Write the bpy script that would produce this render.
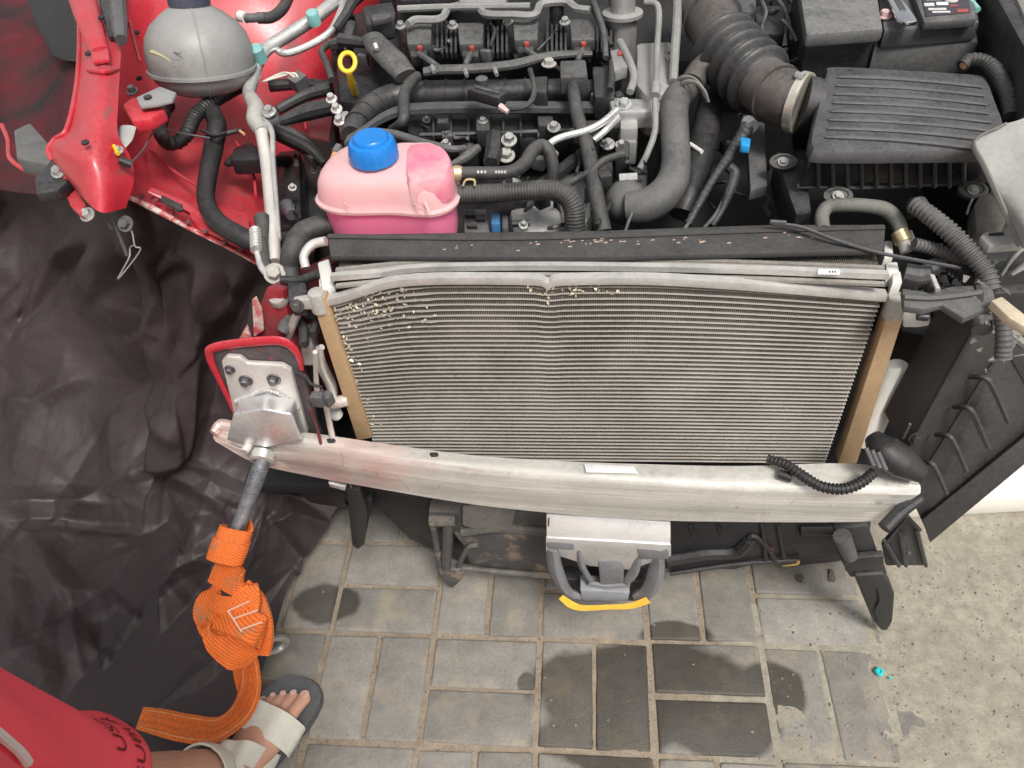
import bpy, bmesh, math, random
import numpy as np
from mathutils import Vector, Matrix, noise
random.seed(7); np.random.seed(7)
for o in list(bpy.data.objects): bpy.data.objects.remove(o)
scene = bpy.context.scene
C = scene.collection
R = math.radians
# ------------------------------------------------------------------ camera
FPX = 800.0; PITCH = R(45.77); ROLL = R(5.29); YAW = R(7.41); CAMH = 1.428
def _basis():
    cp, sp = math.cos(PITCH), math.sin(PITCH)
    F = Vector((0, cp, -sp)); X = Vector((1, 0, 0)); D = Vector((0, -sp, -cp))
    c, s = math.cos(ROLL), math.sin(ROLL)
    X, D = c*X + s*D, -s*X + c*D
    M = Matrix.Rotation(YAW, 3, 'Z')
    return M@X, M@D, M@F
CX, CD, CF = _basis(); CO = Vector((0, 0, CAMH))
cam_d = bpy.data.cameras.new('camera'); cam = bpy.data.objects.new('camera', cam_d); C.objects.link(cam)
cam_d.sensor_width = 36; cam_d.lens = FPX/1024*36; cam_d.clip_end = 500; cam_d.clip_start = .01
m = Matrix((CX, -CD, -CF)).transposed().to_4x4(); m.translation = CO
cam.matrix_world = m
scene.camera = cam
# ------------------------------------------------------------------ sky, sun, exposure
SUN_EL = R(58); SUN_AZ = R(150)          # azimuth measured clockwise from +Y
world = bpy.data.worlds.new('World'); scene.world = world; world.use_nodes = True
wn = world.node_tree.nodes; wl = world.node_tree.links
sky = wn.new('ShaderNodeTexSky'); sky.sky_type = 'NISHITA'; sky.sun_disc = False
sky.sun_elevation = SUN_EL; sky.sun_rotation = SUN_AZ; sky.air_density = 1.2; sky.dust_density = 5.0
hs = wn.new('ShaderNodeHueSaturation'); hs.inputs['Saturation'].default_value = .18
wl.new(sky.outputs[0], hs.inputs['Color']); wl.new(hs.outputs[0], wn['Background'].inputs[0])
wn['Background'].inputs[1].default_value = 0.115
sd = bpy.data.lights.new('sun', 'SUN'); sun = bpy.data.objects.new('sun', sd); C.objects.link(sun)
sd.energy = 2.3; sd.angle = R(15); sd.color = (1.0, .96, .90)
dirv = Vector((math.sin(SUN_AZ)*math.cos(SUN_EL), math.cos(SUN_AZ)*math.cos(SUN_EL), math.sin(SUN_EL)))
sun.rotation_euler = dirv.to_track_quat('Z', 'Y').to_euler(); sun.location = (0, 0, 6)
vs = scene.view_settings; vs.view_transform = 'Standard'; vs.look = 'None'; vs.gamma = 1; vs.use_curve_mapping = False
vs.exposure = 0.30
scene.render.resolution_x = 1024; scene.render.resolution_y = 768

# ------------------------------------------------------------------ measuring helpers
def ray(x, y): return CF + (x-512)/FPX*CX + (y-384)/FPX*CD
def A(x, y, z=None, Y=None):
    d = ray(x, y)
    return CO + d*((z-CAMH)/d.z if z is not None else Y/d.y)
def mpp(p): return (p-CO).dot(CF)/FPX           # metres per pixel at a point
def px(p):
    d = p-CO; w = d.dot(CF); return 512+FPX*d.dot(CX)/w, 384+FPX*d.dot(CD)/w
def PZ(l): return [A(*q) for q in l]
def PY(l): return [A(q[0], q[1], Y=q[2]) for q in l]

# ------------------------------------------------------------------ materials
MATS = {}
def mat(name, col, rough=.5, metal=0., dust=0., dustcol=(.20, .185, .165), var=.25, scale=18., bump=.15, bscale=120., up=.82,
        coat=0., trans=0., alpha=1., sss=0., fine=170., rvar=.22, spec=.5, col2=None, c2scale=30, c2thr=.55, c2w=.08):
    if name in MATS: return MATS[name]
    m = bpy.data.materials.new(name); m.use_nodes = True; MATS[name] = m
    N = m.node_tree.nodes; L = m.node_tree.links; b = N['Principled BSDF']
    geo = N.new('ShaderNodeNewGeometry')
    def nz(sc, det=5, rgh=.6):
        n = N.new('ShaderNodeTexNoise'); n.inputs['Scale'].default_value = sc; n.inputs['Detail'].default_value = det
        n.inputs['Roughness'].default_value = rgh; L.new(geo.outputs['Position'], n.inputs['Vector']); return n
    def mix(f, a, bb):
        x = N.new('ShaderNodeMix'); x.data_type = 'RGBA'
        if isinstance(f, float): x.inputs[0].default_value = f
        else: L.new(f, x.inputs[0])
        for s, v in ((6, a), (7, bb)):
            if isinstance(v, tuple): x.inputs[s].default_value = (*v, 1)
            else: L.new(v, x.inputs[s])
        return x.outputs[2]
    def mr(v, a, bb, c=0., d=1.):
        x = N.new('ShaderNodeMapRange'); L.new(v, x.inputs[0]); x.inputs[1].default_value = a; x.inputs[2].default_value = bb
        x.inputs[3].default_value = c; x.inputs[4].default_value = d; return x.outputs[0]
    def mul(a, bb):
        x = N.new('ShaderNodeMath'); x.operation = 'MULTIPLY'; L.new(a, x.inputs[0])
        if isinstance(bb, float): x.inputs[1].default_value = bb
        else: L.new(bb, x.inputs[1])
        return x.outputs[0]
    n1 = nz(scale)
    lo = tuple(c*(1-var) for c in col); hi = tuple(min(1, c*(1+var)) for c in col)
    nf = nz(fine, 6, .75)
    def comb(a, wa, b_, wb):
        x = N.new('ShaderNodeMath'); x.operation = 'MULTIPLY'; L.new(a, x.inputs[0]); x.inputs[1].default_value = wa
        y = N.new('ShaderNodeMath'); y.operation = 'MULTIPLY_ADD'; L.new(b_, y.inputs[0]); y.inputs[1].default_value = wb; L.new(x.outputs[0], y.inputs[2]); return y.outputs[0]
    nmix = comb(n1.outputs[0], .5, nf.outputs[0], .5)
    c = mix(mr(nmix, .36, .64), lo, hi)
    if col2 is not None:
        n3 = nz(c2scale, 8, .65); c = mix(mr(n3.outputs[0], c2thr-c2w, c2thr+c2w), c, col2)
    if dust > 0:
        n2 = nz(scale*.7+7, 8, .7)
        sp = N.new('ShaderNodeSeparateXYZ'); L.new(geo.outputs['Normal'], sp.inputs[0])
        u = mr(sp.outputs[2], .1, .95, 1-up, 1.)
        f = mul(mul(mr(comb(n2.outputs[0], .5, nf.outputs[0], .5), .38, .62, .04, 1.), u), dust)
        n4 = nz(260., 2, .5); f2 = mr(n4.outputs[0], .66, .70, 0., .45)
        mxx = N.new('ShaderNodeMath'); mxx.operation = 'MAXIMUM'; L.new(f, mxx.inputs[0]); L.new(mul(f2, min(1., dust*1.3)), mxx.inputs[1]); f = mxx.outputs[0]
        c = mix(f, c, dustcol)
        rr = N.new('ShaderNodeMath'); rr.operation = 'ADD'; L.new(mul(f, .5), rr.inputs[0]); L.new(mr(nmix, .36, .64, rough-rvar*.5, rough+rvar*.5), rr.inputs[1])
        rr.use_clamp = True; L.new(rr.outputs[0], b.inputs['Roughness'])
        if metal > 0:
            L.new(mr(f, 0, 1, metal, metal*.1), b.inputs['Metallic'])
    else:
        L.new(mr(n1.outputs[0], .3, .7, max(.02, rough-rvar*.5), min(1, rough+rvar*.5)), b.inputs['Roughness'])
        b.inputs['Metallic'].default_value = metal
    L.new(c, b.inputs['Base Color'])
    b.inputs['Specular IOR Level'].default_value = spec
    b.inputs['Coat Weight'].default_value = coat; b.inputs['Coat Roughness'].default_value = .25
    b.inputs['Transmission Weight'].default_value = trans; b.inputs['Alpha'].default_value = alpha
    if sss > 0:
        b.inputs['Subsurface Weight'].default_value = sss; b.inputs['Subsurface Radius'].default_value = (.02, .008, .006); b.inputs['Subsurface Scale'].default_value = .5
    if bump > 0:
        bn = nz(bscale, 4); bp = N.new('ShaderNodeBump'); bp.inputs['Strength'].default_value = bump; bp.inputs['Distance'].default_value = .002
        L.new(bn.outputs[0], bp.inputs['Height']); L.new(bp.outputs[0], b.inputs['Normal'])
    m['_n'] = 1
    return m
def bsdf(m): return m.node_tree.nodes['Principled BSDF']

BLK = mat('black_plastic', (.016, .016, .018), .42, dust=.55, dustcol=(.14, .135, .13))
BLK2 = mat('black_plastic_clean', (.010, .010, .012), .34, dust=.30, dustcol=(.11, .108, .105))
DARK = mat('dark_under_parts', (.018, .018, .019), .6, dust=.3, dustcol=(.05, .048, .045))
RUB = mat('rubber_hose', (.026, .026, .026), .55, dust=.6, dustcol=(.15, .145, .135), bump=.1)
RUBD = mat('rubber_hose_dark', (.012, .012, .013), .42, dust=.35, dustcol=(.11, .105, .10))
GREY = mat('grey_dusty_plastic', (.040, .040, .041), .5, dust=.7, dustcol=(.20, .195, .185))
LGREY = mat('light_grey_panel', (.30, .30, .285), .6, dust=.5, dustcol=(.42, .40, .36), var=.12)
MGREY = mat('mid_grey_plastic', (.075, .075, .08), .5, dust=.5, dustcol=(.20, .195, .185))
ALU = mat('aluminium_cast', (.62, .62, .61), .42, metal=.85, dust=.35, dustcol=(.36, .34, .31), var=.15)
ALUP = mat('aluminium_pipe', (.72, .72, .70), .36, metal=.8, dust=.35, dustcol=(.42, .39, .35), var=.12)
STEEL = mat('steel_zinc', (.55, .55, .53), .4, metal=.9, dust=.3, var=.2)
DSTEEL = mat('dark_steel', (.16, .16, .165), .45, metal=.8, dust=.25)
BEAM = mat('beam_aluminium', (.66, .65, .61), .40, metal=.6, dust=.40, dustcol=(.50, .45, .38), var=.12, scale=9, bump=.08, bscale=200, col2=(.36, .31, .26), c2scale=34, c2thr=.68, c2w=.05)
RED = mat('red_paint', (.52, .016, .034), .34, dust=.5, dustcol=(.36, .15, .145), var=.18, scale=9, coat=.4, bump=.05, col2=(.20, .075, .07), c2scale=38, c2thr=.64, c2w=.05)
REDD = mat('red_paint_grimy', (.26, .012, .022), .5, dust=.5, dustcol=(.15, .10, .095), var=.3, scale=9, bump=.08, col2=(.06, .045, .045), c2scale=14, c2thr=.52, c2w=.14)
LINER = mat('wheel_well', (.11, .010, .016), .7, dust=.22, dustcol=(.09, .06, .06), col2=(.022, .018, .018), c2scale=5, c2thr=.50, c2w=.14, spec=.25)
PRIMER = mat('torn_edge_primer', (.55, .48, .42), .7, var=.3, scale=60, col2=(.45, .08, .09), c2scale=70, c2thr=.5)
TAN = mat('tan_tank_plate', (.40, .27, .15), .65, dust=.35, dustcol=(.40, .33, .24), var=.18, scale=14)
SAND = mat('sand', (.345, .318, .255), .95, var=.22, scale=7, bump=.9, bscale=420, col2=(.25, .225, .182), c2scale=45, c2thr=.55, c2w=.14, spec=.2)
BLUE = mat('blue_cap', (.01, .20, .62), .38, var=.1, bump=.04)
YEL = mat('yellow_plastic', (.75, .50, .02), .42, var=.12)
TEAL = mat('teal_cap', (.20, .46, .44), .5, var=.15, dust=.3, dustcol=(.4, .42, .4))
WHITE = mat('white_plastic', (.68, .68, .64), .5, dust=.3, dustcol=(.5, .47, .41), var=.1)
BLUEC = mat('blue_connector', (.04, .16, .34), .5, dust=.25)
ORNG = mat('orange_tube', (.55, .24, .08), .5)
TAPE = mat('yellow_tape', (.80, .46, .05), .55, var=.12, scale=40, bump=.2)
CHROME = mat('chrome', (.85, .85, .86), .16, metal=1, var=.05, bump=.02)
STICK = mat('sticker', (.75, .77, .80), .5, var=.05)
INK = mat('sticker_ink', (.05, .06, .08), .6)
REDT = mat('red_clip', (.38, .045, .03), .5, dust=.4)

# ------------------------------------------------------------------ mesh builder
def catmull(pts, n):
    P = [Vector(p) for p in pts]
    if len(P) == 2: return [P[0].lerp(P[1], i/n) for i in range(n+1)]
    out = []
    Q = [P[0]*2-P[1]] + P + [P[-1]*2-P[-2]]
    for i in range(len(P)-1):
        a, b, c, d = Q[i:i+4]
        for k in range(n):
            t = k/n
            out.append(.5*((2*b)+(c-a)*t+(2*a-5*b+4*c-d)*t*t+(3*b-a-3*c+d)*t**3))
    out.append(P[-1].copy()); return out
def lerp_list(v, n, total):
    v = list(v); out = []
    for i in range(total):
        t = i/(total-1)*(len(v)-1); k = min(int(t), len(v)-2); out.append(v[k]+(v[k+1]-v[k])*(t-k))
    return out
class G:
    def __init__(s): s.v = []; s.f = []
    def add(s, verts, faces):
        o = len(s.v); s.v += [Vector(p) for p in verts]; s.f += [tuple(i+o for i in f) for f in faces]; return s
    def addbm(s, bm):
        bm.verts.ensure_lookup_table(); bm.verts.index_update()
        s.add([v.co.copy() for v in bm.verts], [[v.index for v in f.verts] for f in bm.faces]); bm.free(); return s
    def poly_bevel(s, verts, faces, bev, seg=2):
        bm = bmesh.new(); vs = [bm.verts.new(v) for v in verts]
        for f in faces:
            try: bm.faces.new([vs[i] for i in f])
            except ValueError: pass
        bmesh.ops.recalc_face_normals(bm, faces=bm.faces[:])
        if bev > 0:
            es = [e for e in bm.edges if len(e.link_faces) == 2 and e.calc_face_angle(0) > .45]
            bmesh.ops.bevel(bm, geom=es, offset=bev, segments=seg, affect='EDGES', profile=.5, clamp_overlap=True)
        return s.addbm(bm)
    def box(s, c, size, rot=None, bev=.003, seg=2):
        c = Vector(c); x, y, z = [q/2 for q in size]
        vs = [Vector((a*x, b*y, d*z)) for a in (-1, 1) for b in (-1, 1) for d in (-1, 1)]
        if rot is not None: vs = [rot@v for v in vs]
        fs = [(0, 1, 3, 2), (4, 6, 7, 5), (0, 4, 5, 1), (2, 3, 7, 6), (0, 2, 6, 4), (1, 5, 7, 3)]
        return s.poly_bevel([c+v for v in vs], fs, bev, seg)
    def prism(s, pts, ext, bev=.002, seg=2, top=None):
        """polygon pts swept by ext; top optionally another polygon for the far end"""
        pts = [Vector(p) for p in pts]; ext = Vector(ext); n = len(pts)
        far = [p+ext for p in pts] if top is None else [Vector(p) for p in top]
        fs = [tuple(range(n)), tuple(range(2*n-1, n-1, -1))] + [(i, (i+1) % n, n+(i+1) % n, n+i) for i in range(n)]
        return s.poly_bevel(pts+far, fs, bev, seg)
    def slab(s, l, z, depth, bev=.003, seg=2):
        return s.prism([A(x, y, z) for x, y in l], (0, 0, -depth), bev, seg)
    def wall(s, l, Y, depth, bev=.003, seg=2):
        return s.prism([A(x, y, Y=Y) for x, y in l], (0, depth, 0), bev, seg)
    def loft(s, rings, cap=True, closed=True):
        n = len(rings[0]); vs = [p for r in rings for p in r]; fs = []
        for i in range(len(rings)-1):
            for k in range(n if closed else n-1):
                a, b = i*n+k, i*n+(k+1) % n; fs.append((a, b, b+n, a+n))
        if cap and closed: fs += [tuple(range(n-1, -1, -1)), tuple((len(rings)-1)*n+k for k in range(n))]
        return s.add(vs, fs)
    def tube(s, pts, r, seg=12, n=8, corr=None, flat=1., cap=True, up=None):
        P = catmull(pts, n) if len(pts) > 1 else pts
        if corr:                                  # resample finely so every ridge is real
            L = [0]
            for a, b in zip(P, P[1:]): L.append(L[-1]+(b-a).length)
            pitch, amp = corr; m_ = max(8, int(L[-1]/pitch*4)); Q = []; j = 0
            for i in range(m_+1):
                t = L[-1]*i/m_
                while j < len(L)-2 and L[j+1] < t: j += 1
                Q.append(P[j].lerp(P[j+1], (t-L[j])/max(1e-9, L[j+1]-L[j])))
            P = Q
        rs = [r]*len(P) if isinstance(r, (int, float)) else lerp_list(r, 0, len(P))
        if corr:
            rs = [q*(1+(amp if (i % 4) in (0, 1) else -amp)) for i, q in enumerate(rs)]
        rings = []; nrm = None
        for i, p in enumerate(P):
            t = (P[min(i+1, len(P)-1)]-P[max(i-1, 0)]).normalized()
            if nrm is None:
                nrm = t.orthogonal().normalized() if up is None else (Vector(up)-t*t.dot(Vector(up))).normalized()
            else:
                nrm = (nrm-t*nrm.dot(t)).normalized()
            bn = t.cross(nrm)
            rings.append([p+nrm*math.cos(a)*rs[i]*flat+bn*math.sin(a)*rs[i] for a in [2*math.pi*k/seg for k in range(seg)]])
        return s.loft(rings, cap)
    def lathe(s, o, axis, prof, seg=24, sx=1., xdir=None, sy=1.):
        o = Vector(o); ax = Vector(axis).normalized()
        u = ax.orthogonal().normalized() if xdir is None else (Vector(xdir)-ax*ax.dot(Vector(xdir))).normalized()
        w = ax.cross(u)
        rings = [[o+ax*h+u*math.cos(a)*r*sx+w*math.sin(a)*r*sy for a in [2*math.pi*k/seg for k in range(seg)]] for r, h in prof]
        return s.loft(rings)
    def bolt(s, o, axis, r, h=None, washer=True):
        h = h or r*.9; ax = Vector(axis).normalized(); o = Vector(o)
        if washer: s.lathe(o, ax, [(r*1.5, 0), (r*1.55, h*.2), (r*1.5, h*.3)], 16); o = o+ax*h*.28
        s.lathe(o, ax, [(r, 0), (r, h*.85), (r*.85, h)], 6)
        return s
    def ribbon(s, pts, wdirs, w, th, n=8):
        P = catmull(pts, n); W = catmull([Vector(d).normalized() for d in wdirs], n)
        ws = [w]*len(P) if isinstance(w, (int, float)) else lerp_list(w, 0, len(P))
        rings = []
        for i, p in enumerate(P):
            t = (P[min(i+1, len(P)-1)]-P[max(i-1, 0)]).normalized()
            d = W[i]-t*t.dot(W[i]); d.normalize(); nn = t.cross(d); h = ws[i]/2; k = th/2
            ring = []
            for q in (-1, -.6, -.2, .2, .6, 1): ring.append(p+d*h*q+nn*k*(1-.3*abs(q)))
            for q in (1, .6, .2, -.2, -.6, -1): ring.append(p+d*h*q-nn*k*(1-.3*abs(q)))
            rings.append(ring)
        return s.loft(rings)
def mesh_of(name, g, m, ang=35):
    me = bpy.data.meshes.new(name)
    me.from_pydata([tuple(v) for v in g.v], [], g.f); me.validate(); me.materials.append(m)
    bm = bmesh.new(); bm.from_mesh(me); bmesh.ops.recalc_face_normals(bm, faces=bm.faces[:]); bm.to_mesh(me); bm.free()
    me.polygons.foreach_set('use_smooth', [True]*len(me.polygons)); me.set_sharp_from_angle(angle=R(ang)); me.update()
    return me
WL = {}
def part(name, g, m, parent=None, label=None, kind=None, ang=35, origin=None):
    lo = Vector([min(v[i] for v in g.v) for i in range(3)]); hi = Vector([max(v[i] for v in g.v) for i in range(3)])
    o_ = (lo+hi)/2 if origin is None else Vector(origin)
    if parent is None and origin is None: o_.z = lo.z
    for i, v in enumerate(g.v): g.v[i] = v-o_
    o = bpy.data.objects.new(name, mesh_of(name, g, m, ang)); C.objects.link(o)
    WL[o.name] = o_
    if parent is not None: o.parent = parent; o.location = o_-WL[parent.name]
    else: o.location = o_
    if label: o['label'] = label
    if kind: o['kind'] = kind
    return o
def thing(name, label, cat, loc, group=None):
    o = bpy.data.objects.new(name, None); C.objects.link(o); o.location = loc; WL[o.name] = Vector(loc)
    o['label'] = label; o['category'] = cat; o.empty_display_size = .1
    if group: o['group'] = group
    return o
def tag(o, label, cat, group=None):
    o['label'] = label; o['category'] = cat
    if group: o['group'] = group
    return o
def T(l, rpx, **k):
    """tube through (pixel x, pixel y, height) points, radius given as seen"""
    P = PZ(l); rr = [rpx]*len(P) if isinstance(rpx, (int, float)) else rpx
    n = len(P); rr = [rr[min(i, len(rr)-1)]*mpp(P[i]) for i in range(n)]
    return G().tube(P, rr if n > 1 else rr[0], **k)
def net(rows, n=6, thick=.002):
    """smooth sheet through a net of points, given a small real thickness"""
    cols = [catmull(r, n) for r in rows]; m_ = len(cols[0])
    lines = [catmull([c[j] for c in cols], n) for j in range(m_)]
    nr = len(lines[0]); P = [[lines[j][i] for j in range(m_)] for i in range(nr)]
    def nrm(i, j):
        a = P[min(i+1, nr-1)][j]-P[max(i-1, 0)][j]; b = P[i][min(j+1, m_-1)]-P[i][max(j-1, 0)]
        v = b.cross(a); return v.normalized() if v.length > 1e-9 else Vector((0, 0, 1))
    top = [P[i][j] for i in range(nr) for j in range(m_)]
    bot = [P[i][j]-nrm(i, j)*thick*(1 if nrm(i, j).dot(CO-P[i][j]) > 0 else -1) for i in range(nr) for j in range(m_)]
    K = nr*m_; fs = []
    for i in range(nr-1):
        for j in range(m_-1):
            a = i*m_+j; q = (a, a+1, a+m_+1, a+m_); fs.append(q); fs.append(tuple(K+t for t in reversed(q)))
    for j in range(m_-1):
        fs.append((j+1, j, K+j, K+j+1)); a = (nr-1)*m_+j; fs.append((a, a+1, K+a+1, K+a))
    for i in range(nr-1):
        a = i*m_; fs.append((a, a+m_, K+a+m_, K+a)); a = i*m_+m_-1; fs.append((a+m_, a, K+a, K+a+m_))
    return G().add(top+bot, fs)

# ================================================================== SETTING: ground, paving, sand
GX, GY, CELL = -.494, .707, .205
def vnoise(x, y, seed=0):
    xi = np.floor(x).astype(int); yi = np.floor(y).astype(int); fx = x-xi; fy = y-yi
    def h(a, b):
        n = (a*374761393+b*668265263+seed*974634777) & 0x7fffffff
        n = ((n ^ (n >> 13))*1274126177) & 0x7fffffff
        return ((n ^ (n >> 16)) & 0xffff)/65535.
    u = fx*fx*(3-2*fx); v = fy*fy*(3-2*fy)
    return (h(xi, yi)*(1-u)+h(xi+1, yi)*u)*(1-v)+(h(xi, yi+1)*(1-u)+h(xi+1, yi+1)*u)*v
def fbm(x, y, seed=0, o=4):
    r = 0; a = .5; t = 0
    for k in range(o): r = r+a*vnoise(x*2**k, y*2**k, seed+k); t += a; a *= .5
    return r/t
gm = mat('ground_soil', (.36, .32, .26), .95, var=.2, scale=8, bump=.6, bscale=200)
g = G(); g.add([(-40, -40, -.02), (40, -40, -.02), (40, 40, -.02), (-40, 40, -.02)], [(0, 1, 2, 3)])
ground = part('ground', g, gm, kind='structure', origin=(0, 0, -.02))
# paver material: concrete with wet patches of their own shape
PAV = mat('paving_stone', (.235, .222, .198), .85, var=.22, scale=26, bump=.5, bscale=330, col2=(.36, .31, .235), c2scale=11, c2thr=.62, c2w=.10, spec=.3)
def wet(m):
    N = m.node_tree.nodes; L = m.node_tree.links; b = bsdf(m)
    geo = [n for n in N if n.type == 'NEW_GEOMETRY'][0]
    nz = N.new('ShaderNodeTexNoise'); nz.inputs['Scale'].default_value = 9; nz.inputs['Detail'].default_value = 4; L.new(geo.outputs['Position'], nz.inputs['Vector'])
    prev = None
    for cx, cy, rx, ry in ((.12, .612, .235, .098), (.335, .625, .06, .055), (.175, .722, .07, .028), (-.515, .765, .075, .045), (-.105, .62, .02, .022), (.03, .53, .12, .05), (.06, .50, .08, .04), (.245, .55, .10, .06)):
        sub = N.new('ShaderNodeVectorMath'); sub.operation = 'SUBTRACT'; L.new(geo.outputs['Position'], sub.inputs[0]); sub.inputs[1].default_value = (cx, cy, 0)
        mu = N.new('ShaderNodeVectorMath'); mu.operation = 'MULTIPLY'; L.new(sub.outputs[0], mu.inputs[0]); mu.inputs[1].default_value = (1/rx, 1/ry, 0)
        le = N.new('ShaderNodeVectorMath'); le.operation = 'LENGTH'; L.new(mu.outputs[0], le.inputs[0]); o = le.outputs['Value']
        if prev is not None:
            mn = N.new('ShaderNodeMath'); mn.operation = 'SMOOTH_MIN'; mn.inputs[2].default_value = .15; L.new(prev, mn.inputs[0]); L.new(o, mn.inputs[1]); o = mn.outputs[0]
        prev = o
    ad = N.new('ShaderNodeMath'); ad.operation = 'MULTIPLY_ADD'; L.new(nz.outputs[0], ad.inputs[0]); ad.inputs[1].default_value = .9; L.new(prev, ad.inputs[2])
    r = N.new('ShaderNodeMapRange'); L.new(ad.outputs[0], r.inputs[0]); r.inputs[1].default_value = 1.31; r.inputs[2].default_value = 1.49; r.inputs[3].default_value = 1; r.inputs[4].default_value = 0
    src = b.inputs['Base Color'].links[0].from_socket
    mx = N.new('ShaderNodeMix'); mx.data_type = 'RGBA'; mx.blend_type = 'MULTIPLY'; L.new(r.outputs[0], mx.inputs[0]); L.new(src, mx.inputs[6]); mx.inputs[7].default_value = (.34, .33, .31, 1)
    oi = N.new('ShaderNodeObjectInfo'); mv = N.new('ShaderNodeMapRange'); L.new(oi.outputs['Random'], mv.inputs[0]); mv.inputs[3].default_value = .84; mv.inputs[4].default_value = 1.14
    ml = N.new('ShaderNodeVectorMath'); ml.operation = 'SCALE'; L.new(mx.outputs[2], ml.inputs[0]); L.new(mv.outputs[0], ml.inputs['Scale'])
    L.new(ml.outputs[0], b.inputs['Base Color'])
    rs = b.inputs['Roughness'].links[0].from_socket
    mr = N.new('ShaderNodeMix'); L.new(r.outputs[0], mr.inputs[0]); L.new(rs, mr.inputs[2]); mr.inputs[3].default_value = .5; L.new(mr.outputs[0], b.inputs['Roughness'])
wet(PAV)
g = G(); g.add([(-1.9, -.3, -.012), (1.6, -.3, -.012), (1.6, 2.0, -.012), (-1.9, 2.0, -.012)], [(0, 1, 2, 3)])
pavement = part('pavement', g, SAND, kind='structure', origin=(0, 0, -.012))
def paver_mesh(seed):
    rnd = random.Random(seed); g = G(); w, l = .0936, .1936
    pts = []
    for cx, cy, a0 in ((1, 1, 0), (-1, 1, 90), (-1, -1, 180), (1, -1, 270)):
        for k in (0, 45, 90):
            r = .0018+rnd.random()*.0025; a = R(a0+k)
            pts.append((cx*(w/2-r)+math.cos(a)*r+rnd.uniform(-.0007, .0007), cy*(l/2-r)+math.sin(a)*r+rnd.uniform(-.0007, .0007)))
    def ring(ins, z): return [Vector((x*(1-ins/w*2), y*(1-ins/l*2), z)) for x, y in pts]
    g.loft([ring(0, -.03), ring(0, -.0045), ring(.0012, -.0012), ring(.0035, 0)])
    return mesh_of('paving_stone', g, PAV, 60)
PM = [paver_mesh(i) for i in range(6)]
for i in range(-6, 6):
    for j in range(-3, 5):
        vert = (i+j) % 2 != 0
        for k in (-.25, .25):
            o = bpy.data.objects.new('paving_stone', random.choice(PM)); C.objects.link(o)
            cx = GX+(i+.5+(k if vert else 0))*CELL; cy = GY+(j+.5+(0 if vert else k))*CELL
            o.parent = pavement
            o.location = (cx+random.gauss(0, .0008), cy+random.gauss(0, .0008), random.uniform(-.002, .0012)+.012)
            o.rotation_euler = (random.gauss(0, .004), random.gauss(0, .004), (0 if vert else math.pi/2)+random.gauss(0, .006)+(math.pi if random.random() < .5 else 0))
# loose sand: fills the joints, buries the stones on the right
xs = np.arange(-1.0, 1.25, .0045); ys = np.arange(.28, 1.25, .0045)
XX, YY = np.meshgrid(xs, ys)
n1 = fbm(XX*7, YY*7, 3); n2 = fbm(XX*40, YY*40, 11, 3); n3 = fbm(XX*3, YY*3, 21, 3)
ramp = np.clip((XX-.42)/.22, 0, 1); ramp = ramp*ramp*(3-2*ramp)
near = np.clip((.62-YY)/.25, 0, 1)*np.clip((XX-.20)/.25, 0, 1)
ZZ = -.0042+.0034*(n2-.5)+(n1-.5)*.009+ramp*.0085*(.6+n3*.9)+near*.0030*(n3*2)
# a shallow bare hollow at the near right edge
hol = np.exp(-(((XX-.62)/.13)**2+((YY-.46)/.035)**2)); ZZ -= hol*.008
nx, ny = len(xs), len(ys)
V = np.stack([XX.ravel(), YY.ravel(), ZZ.ravel()], 1)
idx = np.arange(nx*ny).reshape(ny, nx); Q = np.stack([idx[:-1, :-1], idx[:-1, 1:], idx[1:, 1:], idx[1:, :-1]], -1).reshape(-1, 4)
JS = mat('joint_soil', (.285, .236, .178), .95, var=.25, scale=40, bump=.8, bscale=420, col2=(.10, .085, .07), c2scale=160, c2thr=.62, c2w=.05, spec=.2)
me = bpy.data.meshes.new('sand'); me.from_pydata(V.tolist(), [], Q.tolist()); me.materials.append(SAND); me.materials.append(JS)
jm = (XX+(n1-.5)*.35+(n3-.5)*.4 < .33)[:-1, :-1].ravel(); me.polygons.foreach_set('material_index', jm.astype(np.int32))
me.polygons.foreach_set('use_smooth', [True]*len(me.polygons)); me.update()
o = bpy.data.objects.new('sand', me); C.objects.link(o); o['kind'] = 'stuff'; o['label'] = 'loose pale sand in the paving joints, thickest over the stones on one side'; o['category'] = 'sand'
# pebbles and grit
PEB = mat('pebbles', (.24, .21, .175), .9, var=.5, scale=60, bump=.2)
g = G(); ico = bmesh.new(); bmesh.ops.create_icosphere(ico, subdivisions=1, radius=1); iv = [v.co.copy() for v in ico.verts]; ifc = [[v.index for v in f.verts] for f in ico.faces]; ico.free()
for _ in range(3800):
    x = random.uniform(-.6, 1.0); y = random.uniform(.36, 1.05)
    if random.random() > .10+.90*max(0, min(1, (x-.25)/.4)): continue
    r = random.choice((.0009, .0012, .0016, .0022))*random.uniform(.7, 1.3)
    zi = ZZ[min(ny-1, max(0, int((y-.28)/.0045))), min(nx-1, max(0, int((x+1)/.0045)))]
    q = Matrix.Rotation(random.random()*6, 3, random.choice('XYZ'))
    g.add([Vector((x, y, max(zi, -.0005)+r*.2))+q@Vector((v.x*r*1.3, v.y*r, v.z*r*.7)) for v in iv], ifc)
o = part('grit', g, PEB, kind='stuff'); o['label'] = 'dark grit and tiny pebbles scattered over sand'; o['category'] = 'grit'

# ================================================================== THE CAR
car = thing('car', 'red car with its front end stripped to radiator, bumper beam and open engine bay', 'car', (0, 1.3, 0))
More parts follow.
